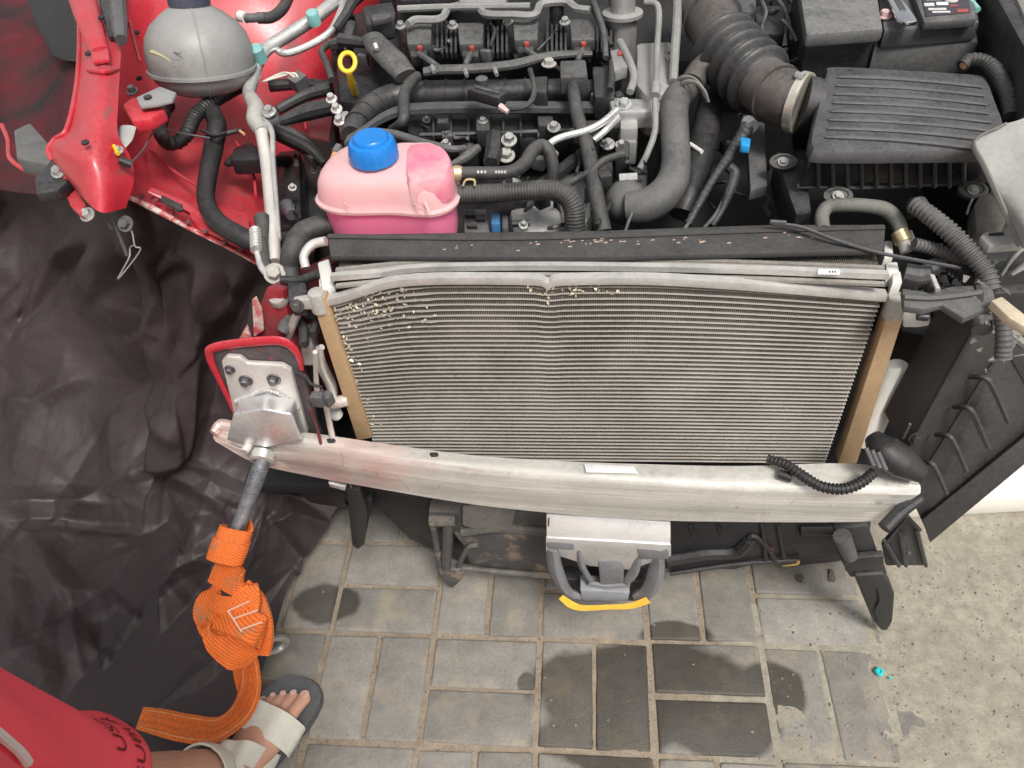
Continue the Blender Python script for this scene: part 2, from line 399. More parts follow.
# ---- hidden masses that close the bay
g = G().box((.02, 1.33, .36), (1.0, .56, .34), bev=.02); part('engine_block', g, DARK, car)
g = G().box((0, 1.84, .60), (1.75, .05, .85), bev=.01); fw = part('firewall', g, BLK, car)
g = G().box((.02, 1.05, .20), (1.36, .30, .03), bev=.005); part('undertray', g, DARK, car)
for sx in (-1, 1):
    g = G(); yy = 1.47; prof = [(.19, -.09), (.27, -.095), (.295, -.085), (.302, -.05), (.303, 0), (.302, .05), (.295, .085), (.27, .095), (.19, .09)]
    g.lathe((sx*.74, yy, .304), (1, 0, 0), prof, 40); wh = part('wheel', g, mat('tyre', (.025, .025, .025), .85, dust=.4), car)
    g = G().lathe((sx*.74, yy, .304), (1, 0, 0), [(.02, -.05), (.15, -.06), (.188, -.085), (.188, .085), (.15, .06), (.02, .05)], 32); part('rim', g, ALU, wh)

# ---- condenser (front heat exchanger), upright at Y = .80
CY = .80
def cz(x, y): return A(x, y, Y=CY)
pTL, pTR, pBL, pBR = cz(327, 297), cz(889, 300), cz(372, 440), cz(846, 470)
xl, xr = -.335, .372; ztop = (pTL.z+pTR.z)/2
rail_px = [(325, 302), (340, 299), (365, 291), (395, 283), (440, 280), (500, 280), (538, 281), (548, 285), (562, 281), (640, 280), (720, 284), (800, 290), (886, 297)]
RAILP = catmull([A(x, y, Y=CY-.002) for x, y in rail_px], 8)
_rx = np.array([p.x for p in RAILP]); _rz = np.array([p.z for p in RAILP])
def warp(x, z):
    """the core hangs from its bent top rail: rows near the top follow the rail"""
    k = max(0., (z-.43)/(ztop-.43))
    return (float(np.interp(x, _rx, _rz))-ztop)*(.45*k+.55*k**5)
cond_bar = []
FIN = mat('condenser_fins', (.120, .108, .092), .75, metal=.2, var=.4, scale=5, bump=0, col2=(.26, .235, .20), c2scale=9, c2thr=.6, c2w=.15)
def fin_stripes(m, scale):
    N = m.node_tree.nodes; L = m.node_tree.links; b = bsdf(m); geo = [n for n in N if n.type == 'NEW_GEOMETRY'][0]
    w = N.new('ShaderNodeTexWave'); w.wave_type = 'BANDS'; w.bands_direction = 'X'; w.inputs['Scale'].default_value = scale; w.inputs['Distortion'].default_value = .4
    L.new(geo.outputs['Position'], w.inputs[0])
    src = b.inputs['Base Color'].links[0].from_socket
    mx = N.new('ShaderNodeMix'); mx.data_type = 'RGBA'; mx.blend_type = 'MULTIPLY'; mx.inputs[0].default_value = 1; L.new(src, mx.inputs[6])
    cr = N.new('ShaderNodeMapRange'); L.new(w.outputs[0], cr.inputs[0]); cr.inputs[3].default_value = .35; cr.inputs[4].default_value = 1.7
    L.new(cr.outputs[0], mx.inputs[7]); L.new(mx.outputs[2], b.inputs['Base Color'])
    bp = N.new('ShaderNodeBump'); bp.inputs['Strength'].default_value = .8; bp.inputs['Distance'].default_value = .002; L.new(w.outputs[0], bp.inputs['Height']); L.new(bp.outputs[0], b.inputs['Normal'])
fin_stripes(FIN, 130)
TUBE = mat('condenser_tubes', (.33, .315, .29), .5, metal=.4, dust=.6, dustcol=(.30, .27, .23), var=.3, scale=9, bump=0)
zb = .425
g = G(); g.loft([[Vector((x, CY+.0015, zb)), Vector((x, CY+.0015, ztop-.006+warp(x, ztop))), Vector((x, CY+.0155, ztop-.006+warp(x, ztop))), Vector((x, CY+.0155, zb))] for x in [xl+.002+(xr-xl-.004)*i/48 for i in range(49)]]); cond = part('condenser', g, FIN, car, label='upright finned condenser core with a crushed upper corner')
g = G(); pitch = .0079; nt = int((ztop-zb)/pitch)
for k in range(nt):
    z0 = ztop-.010-k*pitch; rings = []
    for i in range(61):
        x = xl+(xr-xl)*i/60; zz = z0+warp(x, z0)
        yy = CY + (random.uniform(-.0025, .0005) if (x < -.2 and z0 > ztop-.06) else 0)
        h = .0008
        rings.append([Vector((x, yy, zz-h)), Vector((x, yy-.0012, zz)), Vector((x, yy, zz+h)), Vector((x, CY+.014, zz+h)), Vector((x, CY+.014, zz-h))])
    g.loft(rings)
part('tubes', g, TUBE, cond, kind='stuff')
# crushed fins: small torn foil flakes in the damaged corner
g = G()
FOIL = mat('torn_foil', (.70, .64, .50), .5, metal=.4, var=.3, scale=80, bump=0)
for _ in range(240):
    t = random.random()
    if t < .55: x = random.gauss(-.285, .035); z = ztop-abs(random.gauss(.022, .022))
    elif t < .75: x = xl+abs(random.gauss(0, .012)); z = random.uniform(zb+.08, ztop)
    else: x = random.gauss(-.02, .035); z = ztop-abs(random.gauss(.012, .006))
    if not (xl < x < xr): continue
    z += warp(x, z); s = random.uniform(.0012, .0032); q = Matrix.Rotation(random.random()*6.3, 3, 'Y')@Matrix.Rotation(random.uniform(-.8, .8), 3, 'X')
    p = Vector((x, CY-.0012, z)); g.add([p+q@Vector((-s, 0, -s*.4)), p+q@Vector((s, -.0012, -s*.4)), p+q@Vector((s*.7, 0, s*.5)), p+q@Vector((-s*.6, .0015, s*.6))], [(0, 1, 2, 3)])
part('torn_fins', g, FOIL, cond, kind='stuff', label='crumpled pale foil where the fins are torn')
# top rail of the condenser, bent
P = catmull([A(x, y, Y=CY-.002) for x, y in rail_px], 6); rings = []
for p in P: rings.append([p+Vector((0, a, b)) for a, b in ((-.003, -.0055), (-.004, 0), (-.003, .0055), (.009, .0055), (.009, -.0055))])
part('top_rail', G().loft(rings), mat('rail_aluminium', (.56, .55, .53), .45, metal=.5, dust=.5, dustcol=(.42, .39, .35), var=.2, scale=30), cond)
# side tanks, tan faced
for l, nm in (([(311, 299), (325, 297), (372, 438), (357, 441)], 0), ([(891, 304), (908, 304), (857, 464), (838, 464)], 1)):
    g = G().prism([A(x, y, Y=CY-.008) for x, y in l], (0, .024, 0), .002); sp_ = part('side_plate', g, TAN, cond, label='tan flat side plate of the condenser')
for x, y in ((316, 292), (898, 297)):
    P0 = A(x, y, Y=CY); g = G().lathe(P0-Vector((0, 0, .03)), (0, 0, 1), [(.0125, 0), (.0125, .025), (.011, .03), (.004, .032)], 20); part('tank_end_cap', g, mat('grey_cap', (.36, .35, .32), .6, dust=.4, dustcol=(.45, .42, .38)), cond)
g = G().tube([A(322, 296, Y=CY), A(348, 372, Y=CY), A(366, 436, Y=CY)], .0035, seg=8); part('edge_bead', g, TUBE, cond)

# ---- radiator behind it: two light header bars, fin packs, black top shroud
rad = part('radiator', G().box((.02, .862, .605), (.70, .055, .355), bev=.003), FIN, car, label='second finned radiator core standing behind the condenser')
def bar(pts, h, d, m, nm, par, bev=.002):
    P = catmull(pts, 6); rings = [[p+Vector((0, a*d/2, b*h/2)) for a, b in ((-1, -1), (-1, 1), (1, 1), (1, -1))] for p in P]
    return part(nm, G().loft(rings), m, par)
zr = .790
bar([A(x, y, z=zr) for x, y in ((331, 277), (380, 273), (420, 268), (520, 266), (640, 267), (760, 270), (888, 275))], .008, .0085, MATS['rail_aluminium'], 'header_bar', rad)
for dy, zz in ((7, .782), (-6, .788), (-9, .790)):
    bar([A(x, y+dy, z=zz) for x, y in ((336, 279), (420, 271), (520, 268), (640, 269), (760, 272), (884, 277))], .004, .006, TUBE, 'core_tube', rad)
SHR = mat('shroud_foam', (.034, .033, .033), .8, dust=.5, dustcol=(.12, .115, .107), var=.2, scale=25, bump=.3)
zs = .802
a = [A(*q, z=zs) for q in ((327, 234), (330, 256), (600, 257), (884, 250), (886, 224), (770, 224), (600, 230))]
g = G().prism(a, (0, 0, -.009), .003); shr = part('top_shroud', g, SHR, rad, label='long flat black shroud strip along the radiator top, scuffed')
g = G().tube([A(*q, z=zs+.002) for q in ((328, 236), (480, 238), (600, 236), (740, 231), (884, 227))], .0045, seg=8, flat=.5, up=(0, 0, 1)); part('shroud_seam', g, SHR, rad)
g = G()
for cx, cy, n_ in ((580, 242, 26), (460, 248, 5), (700, 241, 10), (800, 237, 8)):
    for _ in range(n_):
        p = A(cx+random.gauss(0, 24), cy+random.gauss(0, 1.6), z=zs+.0006); s = random.uniform(.001, .003)
        g.add([p+Vector((-s, -s*.3, 0)), p+Vector((s, -s*.2, 0)), p+Vector((s*.8, s*.35, .0008)), p+Vector((-s*.7, s*.3, .0004))], [(0, 1, 2, 3)])
part('scuff_flakes', g, mat('scuff', (.42, .30, .24), .8, var=.3, scale=90), rad, kind='stuff')
# plastic fittings at both ends
for l, z in (([(317, 262), (329, 258), (334, 284), (322, 290)], .775), ([(884, 240), (893, 240), (894, 256), (884, 258)], .775), ([(885, 262), (898, 261), (900, 272), (887, 275)], .775), ([(892, 272), (901, 270), (903, 282), (892, 284)], .775), ([(318, 278), (327, 276), (328, 288), (319, 289)], .768)):
    part('fitting', G().slab(l, z, .022, .003), WHITE, rad)
g = G().slab([(818, 269), (840, 269.5), (840, 274.5), (818, 274)], zr+.0055, .0006, 0); stk = part('sticker', g, STICK, rad)
g = G()
for x0 in (829, 832, 834.5): g.slab([(x0, 270.6), (x0+1.4, 270.6), (x0+1.2, 272.6), (x0, 272.6)], zr+.0060, .0003, 0)
part('print', g, INK, stk)
# plastic hook and thin prop rod crossing the shroud at the right
g = T([(772, 224, .815), (800, 227, .815), (835, 240, .81), (880, 253, .80), (960, 268, .79)], 3.2, flat=.6); part('prop_rod', g, MGREY, car)
g = T([(770, 222, .818), (786, 223, .818)], 4, flat=.6); part('rod_clip', g, MGREY, car)

# ---- aluminium bumper beam
Zb = .515
back = [(213, 428), (240, 432), (300, 432), (380, 443), (470, 455), (560, 461), (640, 464), (740, 466), (860, 464), (918, 482)]
edge = [(213, 434), (245, 443), (300, 442), (380, 456), (470, 468), (560, 475), (640, 480), (740, 485), (865, 488), (921, 489)]
bot = [(216, 440), (255, 462), (300, 474), (380, 489), (470, 504), (560, 514), (640, 520), (740, 522), (840, 522), (886, 520)]
PB = catmull([A(x, y, z=Zb) for x, y in back], 6); PE = catmull([A(x, y, z=Zb-.003) for x, y in edge], 6)
PT = []
bt = catmull([Vector((x, y, 0)) for x, y in bot], 6)
for i, q in enumerate(bt): PT.append(A(q.x, q.y, Y=PE[i].y-.006))
rings = []
for b_, e, t in zip(PB, PE, PT):
    dn = (t-e); fw_ = Vector((0, -1, 0)); nn = Vector((0, -.4, .6))
    ring = [b_, b_.lerp(e, .5)+Vector((0, 0, .001)), e+Vector((0, .006, .0015)), e+Vector((0, .001, 0)), e+Vector((0, -.003, -.005)), e+dn*.12+Vector((0, -.004, 0)), e+dn*.3+Vector((0, -.0025, 0)), e+dn*.34+Vector((0, -.0035, 0)), e+dn*.62+Vector((0, -.0035, 0)), e+dn*.66+Vector((0, -.0022, 0)), e+dn*.95+Vector((0, -.003, 0)), t+Vector((0, .003, -.002)), Vector((b_.x, b_.y, t.z)), ]
    rings.append(ring)
beam = part('bumper_beam', G().loft(rings), BEAM, car, label='curved brushed aluminium bumper beam with pink scuffs, one end bent', ang=28)
# pink paint transfer, a stain of its own shape
N = BEAM.node_tree.nodes; L = BEAM.node_tree.links; geo = [n for n in N if n.type == 'NEW_GEOMETRY'][0]
nz_ = N.new('ShaderNodeTexNoise'); nz_.inputs['Scale'].default_value = 11; nz_.inputs['Detail'].default_value = 6; L.new(geo.outputs['Position'], nz_.inputs['Vector'])
sp2 = N.new('ShaderNodeSeparateXYZ'); L.new(geo.outputs['Position'], sp2.inputs[0])
mr1 = N.new('ShaderNodeMapRange'); L.new(sp2.outputs[0], mr1.inputs[0]); mr1.inputs[1].default_value = -.10; mr1.inputs[2].default_value = -.36; mr1.inputs[3].default_value = -.25; mr1.inputs[4].default_value = .12
ad = N.new('ShaderNodeMath'); L.new(mr1.outputs[0], ad.inputs[0]); L.new(nz_.outputs[0], ad.inputs[1])
mr2 = N.new('ShaderNodeMapRange'); L.new(ad.outputs[0], mr2.inputs[0]); mr2.inputs[1].default_value = .45; mr2.inputs[2].default_value = .8; mr2.inputs[4].default_value = .62
mx = N.new('ShaderNodeMix'); mx.data_type = 'RGBA'; L.new(mr2.outputs[0], mx.inputs[0]); src = bsdf(BEAM).inputs['Base Color'].links[0].from_socket; L.new(src, mx.inputs[6]); mx.inputs[7].default_value = (.72, .38, .34, 1); L.new(mx.outputs[2], bsdf(BEAM).inputs['Base Color'])
vm = N.new('ShaderNodeVectorMath'); vm.operation = 'MULTIPLY'; L.new(geo.outputs['Position'], vm.inputs[0]); vm.inputs[1].default_value = (5, 60, 260)
ns = N.new('ShaderNodeTexNoise'); ns.inputs['Scale'].default_value = 1.; ns.inputs['Detail'].default_value = 5; L.new(vm.outputs[0], ns.inputs['Vector'])
ms_ = N.new('ShaderNodeMapRange'); L.new(ns.outputs[0], ms_.inputs[0]); ms_.inputs[1].default_value = .35; ms_.inputs[2].default_value = .65; ms_.inputs[3].default_value = .86; ms_.inputs[4].default_value = 1.08
mx3 = N.new('ShaderNodeMix'); mx3.data_type = 'RGBA'; mx3.blend_type = 'MULTIPLY'; mx3.inputs[0].default_value = 1; L.new(mx.outputs[2], mx3.inputs[6]); L.new(ms_.outputs[0], mx3.inputs[7]); L.new(mx3.outputs[2], bsdf(BEAM).inputs['Base Color'])
for x, y in ((331, 440), (434, 454)):
    g = G().slab([(x-4, y-1.6), (x+3, y-2), (x+4.5, y), (x+3, y+1.8), (x-3, y+2), (x-4.5, y)], Zb+.0022, .003, .0006); part('slot', g, DARK, beam)
SCR = mat('scratch', (.34, .22, .20), .7)
for l in ([(437, 490), (441, 484), (444, 487)], [(396, 474), (404, 484), (412, 492)], [(341, 452), (346, 476), (352, 488)], [(375, 470), (379, 478)]):
    pts = []
    for x, y in l:
        p = A(x, y, Y=.72); 
        # lay the mark on the beam's front face
        best = min(range(len(PE)), key=lambda i: abs(px(PE[i])[0]-x)); p = A(x, y, Y=PE[best].y-.0078); pts.append(p)
    part('scratch', G().tube(pts, .00032, seg=5, n=3), SCR, beam)
g = G().slab([(584, 463.5), (634, 466), (638, 473), (586, 472)], Zb+.0045, .0022, .0006); part('patch', g, mat('pale_patch', (.78, .78, .77), .6, metal=.3, var=.06), beam)
# tow bracket below the middle
g = G(); Yb = .735
g.prism([A(546, 514, Y=Yb-.03), A(671, 522, Y=Yb-.03), A(671, 545, Y=Yb-.045), A(546, 538, Y=Yb-.045)], (0, .03, -.006), .004)
g.prism([A(546, 538, Y=Yb-.046), A(671, 545, Y=Yb-.046), A(671, 556, Y=Yb-.030), A(630, 570, Y=Yb-.03), A(590, 566, Y=Yb-.03), A(546, 552, Y=Yb-.030)], (0, .004, 0), .001)
part('tow_bracket', g, mat('bracket_aluminium', (.84, .84, .84), .35, metal=.6, dust=.25, dustcol=(.5, .45, .38), var=.08, col2=(.35, .25, .18), c2scale=260, c2thr=.70, c2w=.03), beam, label='folded shiny aluminium bracket hanging under the beam')
g = G().tube([A(549, 518, Y=Yb-.036), A(548.5, 526, Y=Yb-.040)], .001, seg=6); part('slot_mark', g, DARK, beam)

# ---- red rail flange with the crash box on it
Yf = .80
g = G().prism([A(x, y, Y=Yf) for x, y in ((209, 354), (218, 346), (262, 340), (285, 341), (298, 352), (311, 400), (322, 436), (268, 470), (243, 425))], (0, .010, 0), .003); fl = part('rail_flange', g, mat('worn_flange', (.085, .075, .08), .65, metal=.3, dust=.4, var=.4, scale=30, col2=(.35, .06, .07), c2scale=55, c2thr=.62, c2w=.06), car, label='worn dark steel flange with a red painted rim')
rim = [(243, 428), (222, 385), (210, 358), (216, 347), (262, 341), (284, 342), (297, 353), (302, 370)]
g = G().tube([A(x, y, Y=Yf-.002) for x, y in rim], [.004, .0045, .006, .0075, .008, .008, .006, .003], seg=12, flat=.55, up=(0, 1, 0)); part('painted_rim', g, RED, fl)
g = G().prism([A(x, y, Y=Yf-.012) for x, y in ((221, 362), (226, 357), (240, 358), (247, 364), (282, 366), (291, 371), (308, 432), (306, 440), (240, 440))], (0, .010, 0), .003); bp_ = part('crash_box_plate', g, mat('crash_plate', (.62, .60, .57), .5, metal=.5, dust=.4, dustcol=(.5, .44, .38), var=.15), car, label='bolted aluminium foot plate of the crash box')
for x, y in ((246, 380), (274, 379)): part('bolt', G().bolt(A(x, y, Y=Yf-.0125), (0, -1, 0), .0068, .008), DSTEEL, bp_)
part('bolt', G().bolt(A(230, 369, Y=Yf-.0125), (0, -1, 0), .005, .006), DSTEEL, bp_)
# the box itself comes forward to the beam
r0 = [A(x, y, Y=Yf-.012) for x, y in ((240, 398), (268, 391), (296, 400), (306, 436), (270, 445), (234, 436))]
r1 = [A(x, y, Y=Yf-.055) for x, y in ((233, 414), (262, 409), (292, 414), (302, 440), (266, 448), (226, 440))]
g = G().prism(r0, (0, 0, 0), .004, 3, top=r1); part('crash_box', g, mat('crash_aluminium', (.74, .74, .75), .32, metal=.75, dust=.2, var=.1), car, label='welded aluminium crash box behind the bent beam end')
g = G().tube([A(x, y, Y=Yf-.014) for x, y in ((236, 402), (250, 396), (262, 391), (275, 392), (288, 399), (298, 408))], .0032, seg=8, corr=(.004, .25)); part('weld_bead', g, ALU, car)
g = G().lathe(A(262, 459, Y=.738), (.0, -1, -.2), [(.018, -.01), (.018, .004), (.013, .006), (.013, .003)], 24); part('tow_socket', g, ALUP, beam)
g = G().tube([A(x, y, z=Zb+.004) for x, y in ((213, 433), (222, 425), (240, 430), (250, 440), (244, 452))], [.006, .010, .008, .008, .006], seg=10); part('bent_lip', g, BEAM, beam)
# red chassis rail going back behind the flange
g = G().prism([A(x, y, Y=Yf+.012) for x, y in ((246, 340), (266, 286), (283, 290), (296, 345), (316, 430), (252, 430))], (0, .30, -.16), .006); part('chassis_rail', g, REDD, car, label='dull red chassis rail behind the flange')
g = G().prism([A(x, y, Y=Yf+.004) for x, y in ((254, 337), (252, 300), (256, 297), (262, 310), (264, 330))], (0, .003, 0), .0005); part('torn_strip', g, PRIMER, car)
g = G().prism([A(x, y, Y=Yf+.002) for x, y in ((238, 341), (247, 325), (252, 340))], (0, .003, 0), .0005); part('torn_strip', g, PRIMER, car)

# ---- clutter between flange and condenser
g = T([(300, 308, .745), (293, 324, .71), (289, 338, .68)], [4, 4.5, 3]); part('dryer_pipe', g, ALUP, car)
g = G().wall([(292, 302), (310, 299), (316, 306), (314, 310), (302, 310), (294, 312)], .79, .012, .002); br = part('condenser_bracket', g, MATS['grey_cap'], car)
part('bolt', G().bolt(A(297.5, 305.5, Y=.789), (0, -1, .3), .0062, .007), DSTEEL, br)
g = T([(283, 330, .70), (287, 322, .71), (290, 316, .72)], [7, 6, 4]); part('bushing', g, MGREY, car)
g = G().lathe(A(279, 299, z=.745), (0, -.5, 1), [(.002, .012), (.011, .010), (.014, 0), (.010, -.012), (.002, -.014)], 18); part('rubber_mount', g, mat('pale_mount', (.40, .36, .34), .7, dust=.4), car)
g = G().wall([(299, 338), (311, 335), (316, 366), (303, 366)], .805, .03, .003); part('bottle_neck', g, MATS['grey_cap'], car)
for l, r in (([(304, 345), (304, 330), (300, 322)], 5), ([(316, 324), (312, 335)], 5), ([(306, 316), (318, 318)], 4)):
    part('connector', T([(x, y, .70) for x, y in l], r, seg=6), BLK, car)
g = T([(322, 347, .69), (319, 351, .68), (322, 366, .64), (331, 385, .59), (334, 398, .57)], [3, 4.6, 5.6, 5.6, 4]); part('receiver_pipe', g, ALUP, car, label='pale receiver dryer tube beside the condenser')
g = T([(315, 352, .70), (316, 375, .64), (318, 392, .60), (328, 403, .57), (348, 400, .57)], [2.4, 2.4, 3, 6, 6.5]); part('bracket_tube', g, mat('pale_tube', (.60, .55, .50), .5, metal=.4, dust=.4, dustcol=(.5, .45, .4)), car)
g = T([(334, 412, .54), (338, 416, .53)], [8, 6]); part('drain_plug', g, WHITE, car)
g = T([(326, 405, .58), (330, 425, .54), (334, 445, .50)], [3, 3, 3]); part('thin_pipe', g, MATS['pale_tube'], car)
g = G().wall([(296, 345), (304, 345), (345, 470), (322, 470)], .83, .02, .003); part('guide_plate', g, BLK2, car)
g = T([(308, 405, .60), (316, 425, .56), (322, 448, .5)], 1.6); part('wire', g, REDD, car)

# ---- right-hand lower front: white filler neck, black bracket work
g = G().loft([[A(x+dx, y+dy, z=z) for dx, dy in [(rx*math.cos(t)*1.0, ry*math.sin(t)) for t in [2*math.pi*k/16 for k in range(16)]]] for x, y, z, rx, ry in ((896, 364, .605, 9, 5), (896, 366, .60, 12.5, 7), (889, 385, .565, 13, 8), (877, 415, .51, 14, 9), (867, 440, .465, 13, 9))]); part('filler_neck', g, mat('white_tank', (.70, .69, .64), .5, dust=.35, dustcol=(.5, .47, .41), var=.08), car, label='white plastic filler neck beside the condenser')
g = G().prism([A(x, y, Y=.83) for x, y in ((902, 312), (914, 312), (930, 316), (930, 326), (918, 328), (903, 328))], (0, .02, 0), .003); part('white_tab', g, MATS['white_tank'], car)
g = T([(917, 316, .765), (928, 317, .765)], 4.5); part('tab_plug', g, BLK2, car)

# ---- left body: inner fender, apron rail, brackets
RN = lambda l: [A(*q) for q in l]
g = net([RN(((-60, -20, .70), (20, -20, .66), (60, -20, .70), (100, -20, .80))), RN(((-60, 60, .66), (10, 60, .60), (55, 60, .62), (90, 60, .78))), RN(((-60, 120, .66), (8, 120, .58), (45, 130, .60), (80, 120, .74))), RN(((-60, 175, .66), (5, 190, .60), (45, 195, .64), (85, 195, .72)))])
part('wheel_well', g, LINER, car, label='grimy wheel well with red overspray fading to dark grey')
g = net([RN(((20, -20, .715), (58, -20, .74), (85, -20, .84))), RN(((35, 20, .70), (60, 20, .73), (85, 20, .82))), RN(((52, 55, .69), (64, 60, .72), (82, 62, .80)))])
part('liner_flap', g, DARK, car)
# apron wall
g = net([RN(((112, -25, .905), (170, -25, .875), (250, -25, .855), (350, -25, .84), (420, -25, .80))),
         RN(((112, 50, .885), (150, 50, .80), (240, 60, .74), (330, 70, .67), (380, 70, .56))),
         RN(((110, 120, .86), (150, 130, .76), (215, 130, .69), (300, 140, .60), (350, 150, .52))),
         RN(((105, 165, .84), (150, 175, .76), (205, 190, .715), (262, 205, .65), (330, 215, .55))),
         RN(((104, 190, .82), (140, 203, .77), (195, 230, .735), (258, 262, .695), (300, 280, .60)))], 7)
apron = part('inner_fender', g, RED, car, label='dusty red inner fender wall of the engine bay')
g = G().tube(RN(((104, 190, .818), (125, 196, .79), (150, 207, .765), (195, 231, .732), (230, 248, .71), (258, 264, .692))), [.004, .003, .005, .0035, .004, .003], seg=8); part('torn_edge', g, PRIMER, apron, label='jagged pale torn lower edge')
# pressed swage panels on the apron
g = T([(150, 190, .775), (190, 208, .745), (235, 236, .725)], [5, 6, 4], flat=.35, up=(0, 0, 1)); part('swage', g, RED, apron)
g = net([RN(((196, 200, .745), (220, 205, .725), (248, 214, .70))), RN(((190, 215, .745), (222, 226, .73), (250, 240, .712))), RN(((200, 226, .742), (225, 238, .73), (252, 252, .708)))], 6, .006); part('bulge', g, RED, apron)
g = G().slab([(161, 194), (182, 204), (183, 209), (178, 210), (160, 200)], .778, .006, .002); part('clip', g, BLK, apron)
# apron upper rail with its lip
g = net([RN(((76, -20, .90), (84, -20, .915), (104, -20, .92), (124, -20, .912))),
         RN(((79, 30, .90), (88, 30, .915), (106, 30, .92), (122, 30, .912))),
         RN(((78, 68, .90), (90, 68, .915), (104, 68, .92), (120, 70, .905))),
         RN(((74, 100, .895), (88, 104, .91), (102, 104, .913), (118, 104, .90))),
         RN(((68, 128, .885), (80, 132, .898), (98, 134, .90), (118, 134, .885))),
         RN(((50, 144, .875), (68, 152, .884), (96, 158, .884), (130, 156, .855))),
         RN(((50, 158, .855), (66, 168, .862), (98, 180, .862), (134, 180, .832))),
         RN(((62, 172, .83), (78, 192, .835), (100, 212, .826), (126, 208, .806)))], 7, .004)
rail = part('apron_rail', g, RED, car, label='bright red upper apron rail ending in a flared bracket')
g = G().tube(RN(((77, -20, .903), (79, 30, .903), (78, 68, .903), (74, 100, .898), (66, 130, .888), (55, 139, .878), (48, 150, .868), (52, 160, .856))), .0035, seg=8); part('rail_lip', g, RED, rail)
g = T([(78, -15, .945), (88, 18, .94), (100, 52, .925)], [13, 12, 9], seg=14, flat=.6, up=(0, 0, 1)); part('brace_tube', g, RED, rail)
g = G().slab([(90, 50), (108, 47), (109, 58), (92, 61)], .93, .008, .003); part('brace_foot', g, RED, rail)
g = T([(117, -15, .95), (119, 20, .94), (121, 40, .93)], [8, 8, 6], seg=10); part('gas_strut', g, MGREY, car)
g = T([(104, -15, .945), (108, 10, .94), (112, 38, .925)], [7, 7, 3], seg=8, flat=.5, up=(0, 0, 1)); part('strut_bracket', g, BLK, car)
g = G().tube(RN(((88, 70, .918), (104, 72, .923), (118, 69, .908))), .0035, seg=8); part('pressed_rib', g, RED, rail)
for x, y, z in ((101, 17, .948), (88, 53, .92), (137, 32, .84), (85, 142, .905), (139, 78, .83)):
    g = G().lathe(A(x, y, z=z), (.2, -.3, 1), [(.0042, -.002), (.0042, .0006)], 12, sx=1.3); part('hole', g, DARK, rail)
g = T([(128, 127, .875), (122, 140, .868), (112, 158, .86)], [9, 11, 5], flat=.3, up=(0, -.3, 1)); gt = part('grey_tag', g, mat('grey_sealant', (.34, .34, .33), .6, var=.15), rail)
part('tag_stud', G().bolt(A(119, 151, z=.874), (0, -.4, 1), .005, .006), STEEL, gt)
g = T([(114, 146, .88), (118, 154, .878)], 2); part('tag_fleck', g, YEL, gt)
g = T([(119, 160, .87), (132, 165, .86)], 4); part('plug', g, BLK, gt)
# wire from the plug up along the apron
g = T([(130, 164, .862), (143, 150, .85), (153, 133, .84), (166, 129, .83), (180, 133, .82), (210, 138, .80)], .9, seg=6); part('wire', g, MGREY, car)
# reservoir mounting ear
g = G().slab([(122, 104), (134, 95), (160, 104), (165, 109), (150, 118), (132, 121)], .885, .02, .004); ear = part('tank_support', g, RED, car)
# broken headlamp mount hanging off the rail end
g = G().slab([(13, 130), (30, 122), (50, 145), (66, 158), (62, 166), (34, 162), (16, 158)], .80, .03, .004); hm = part('lamp_mount', g, mat('broken_grey', (.10, .105, .105), .5, dust=.5, var=.3, scale=40), car, label='broken dull grey headlamp mount under the rail end')
g = G().slab([(34, 178), (50, 160), (64, 158), (90, 182), (88, 192), (70, 178), (58, 190), (36, 194)], .83, .018, .003); part('lamp_bracket', g, BLK, car)
for x, y, z in ((59, 172, .836), (53, 187, .80), (88, 215, .80)):
    part('bolt', G().bolt(A(x, y, z=z), (0, -.6, 1), .0075, .008), STEEL, car)
g = G().tube(RN(((2, 125, .78), (8, 140, .775), (10, 158, .77), (25, 170, .765), (40, 176, .76))), .004, seg=8); part('fender_edge', g, RED, car)
g = G().slab([(60, 180), (70, 176), (86, 205), (80, 214), (70, 205)], .81, .01, .002); part('lamp_bracket_leg', g, RED, car)
# dangling spring clip
g = T([(110, 222, .78), (113, 228, .77)], 3); part('clip_stub', g, MGREY, car)
g = T([(113, 219, .79), (127, 255, .73)], 1.8); part('clip_rod', g, MGREY, car)
g = T([(126, 222, .78), (132, 232, .77), (135, 246, .75), (140, 251, .74), (118, 279, .70), (129, 258, .73), (130, 248, .74), (134, 245, .75)], .8, seg=6); part('spring_clip', g, STEEL, car)
part('clip_bolt', G().bolt(A(126, 224, z=.785), (0, -.7, .7), .008, .008), DSTEEL, car)

# ---- translucent grey reservoir
WB = mat('washer_bottle', (.27, .27, .262), .36, dust=.45, dustcol=(.24, .235, .225), var=.18, sss=.0, scale=10)
c0 = A(200, 55, z=.86); k = mpp(c0); ax = Vector((.05, .22, 1)).normalized()
prof = [(.001, -.62), (.55, -.60), (.80, -.50), (.92, -.36), (.97, -.26), (1.02, -.25), (1.02, -.20), (.985, -.19), (1.0, -.05), (.99, .16), (.93, .40), (.79, .64), (.55, .85), (.36, .98), (.34, 1.06)]
g = G().lathe(c0, ax, [(r*52*k, (h*58 if h < 0 else h*46)*k) for r, h in prof], 40); res = part('washer_reservoir', g, WB, car, label='bulbous translucent grey fluid reservoir')
g = G().lathe(c0+ax*46*k, ax, [(.38*52*k, 0), (.38*52*k, .003), (.38*52*k, .012), (.32*52*k, .015), (.001, .0155)], 28); part('cap', g, mat('navy_cap', (.05, .055, .09), .5, dust=.4), res)
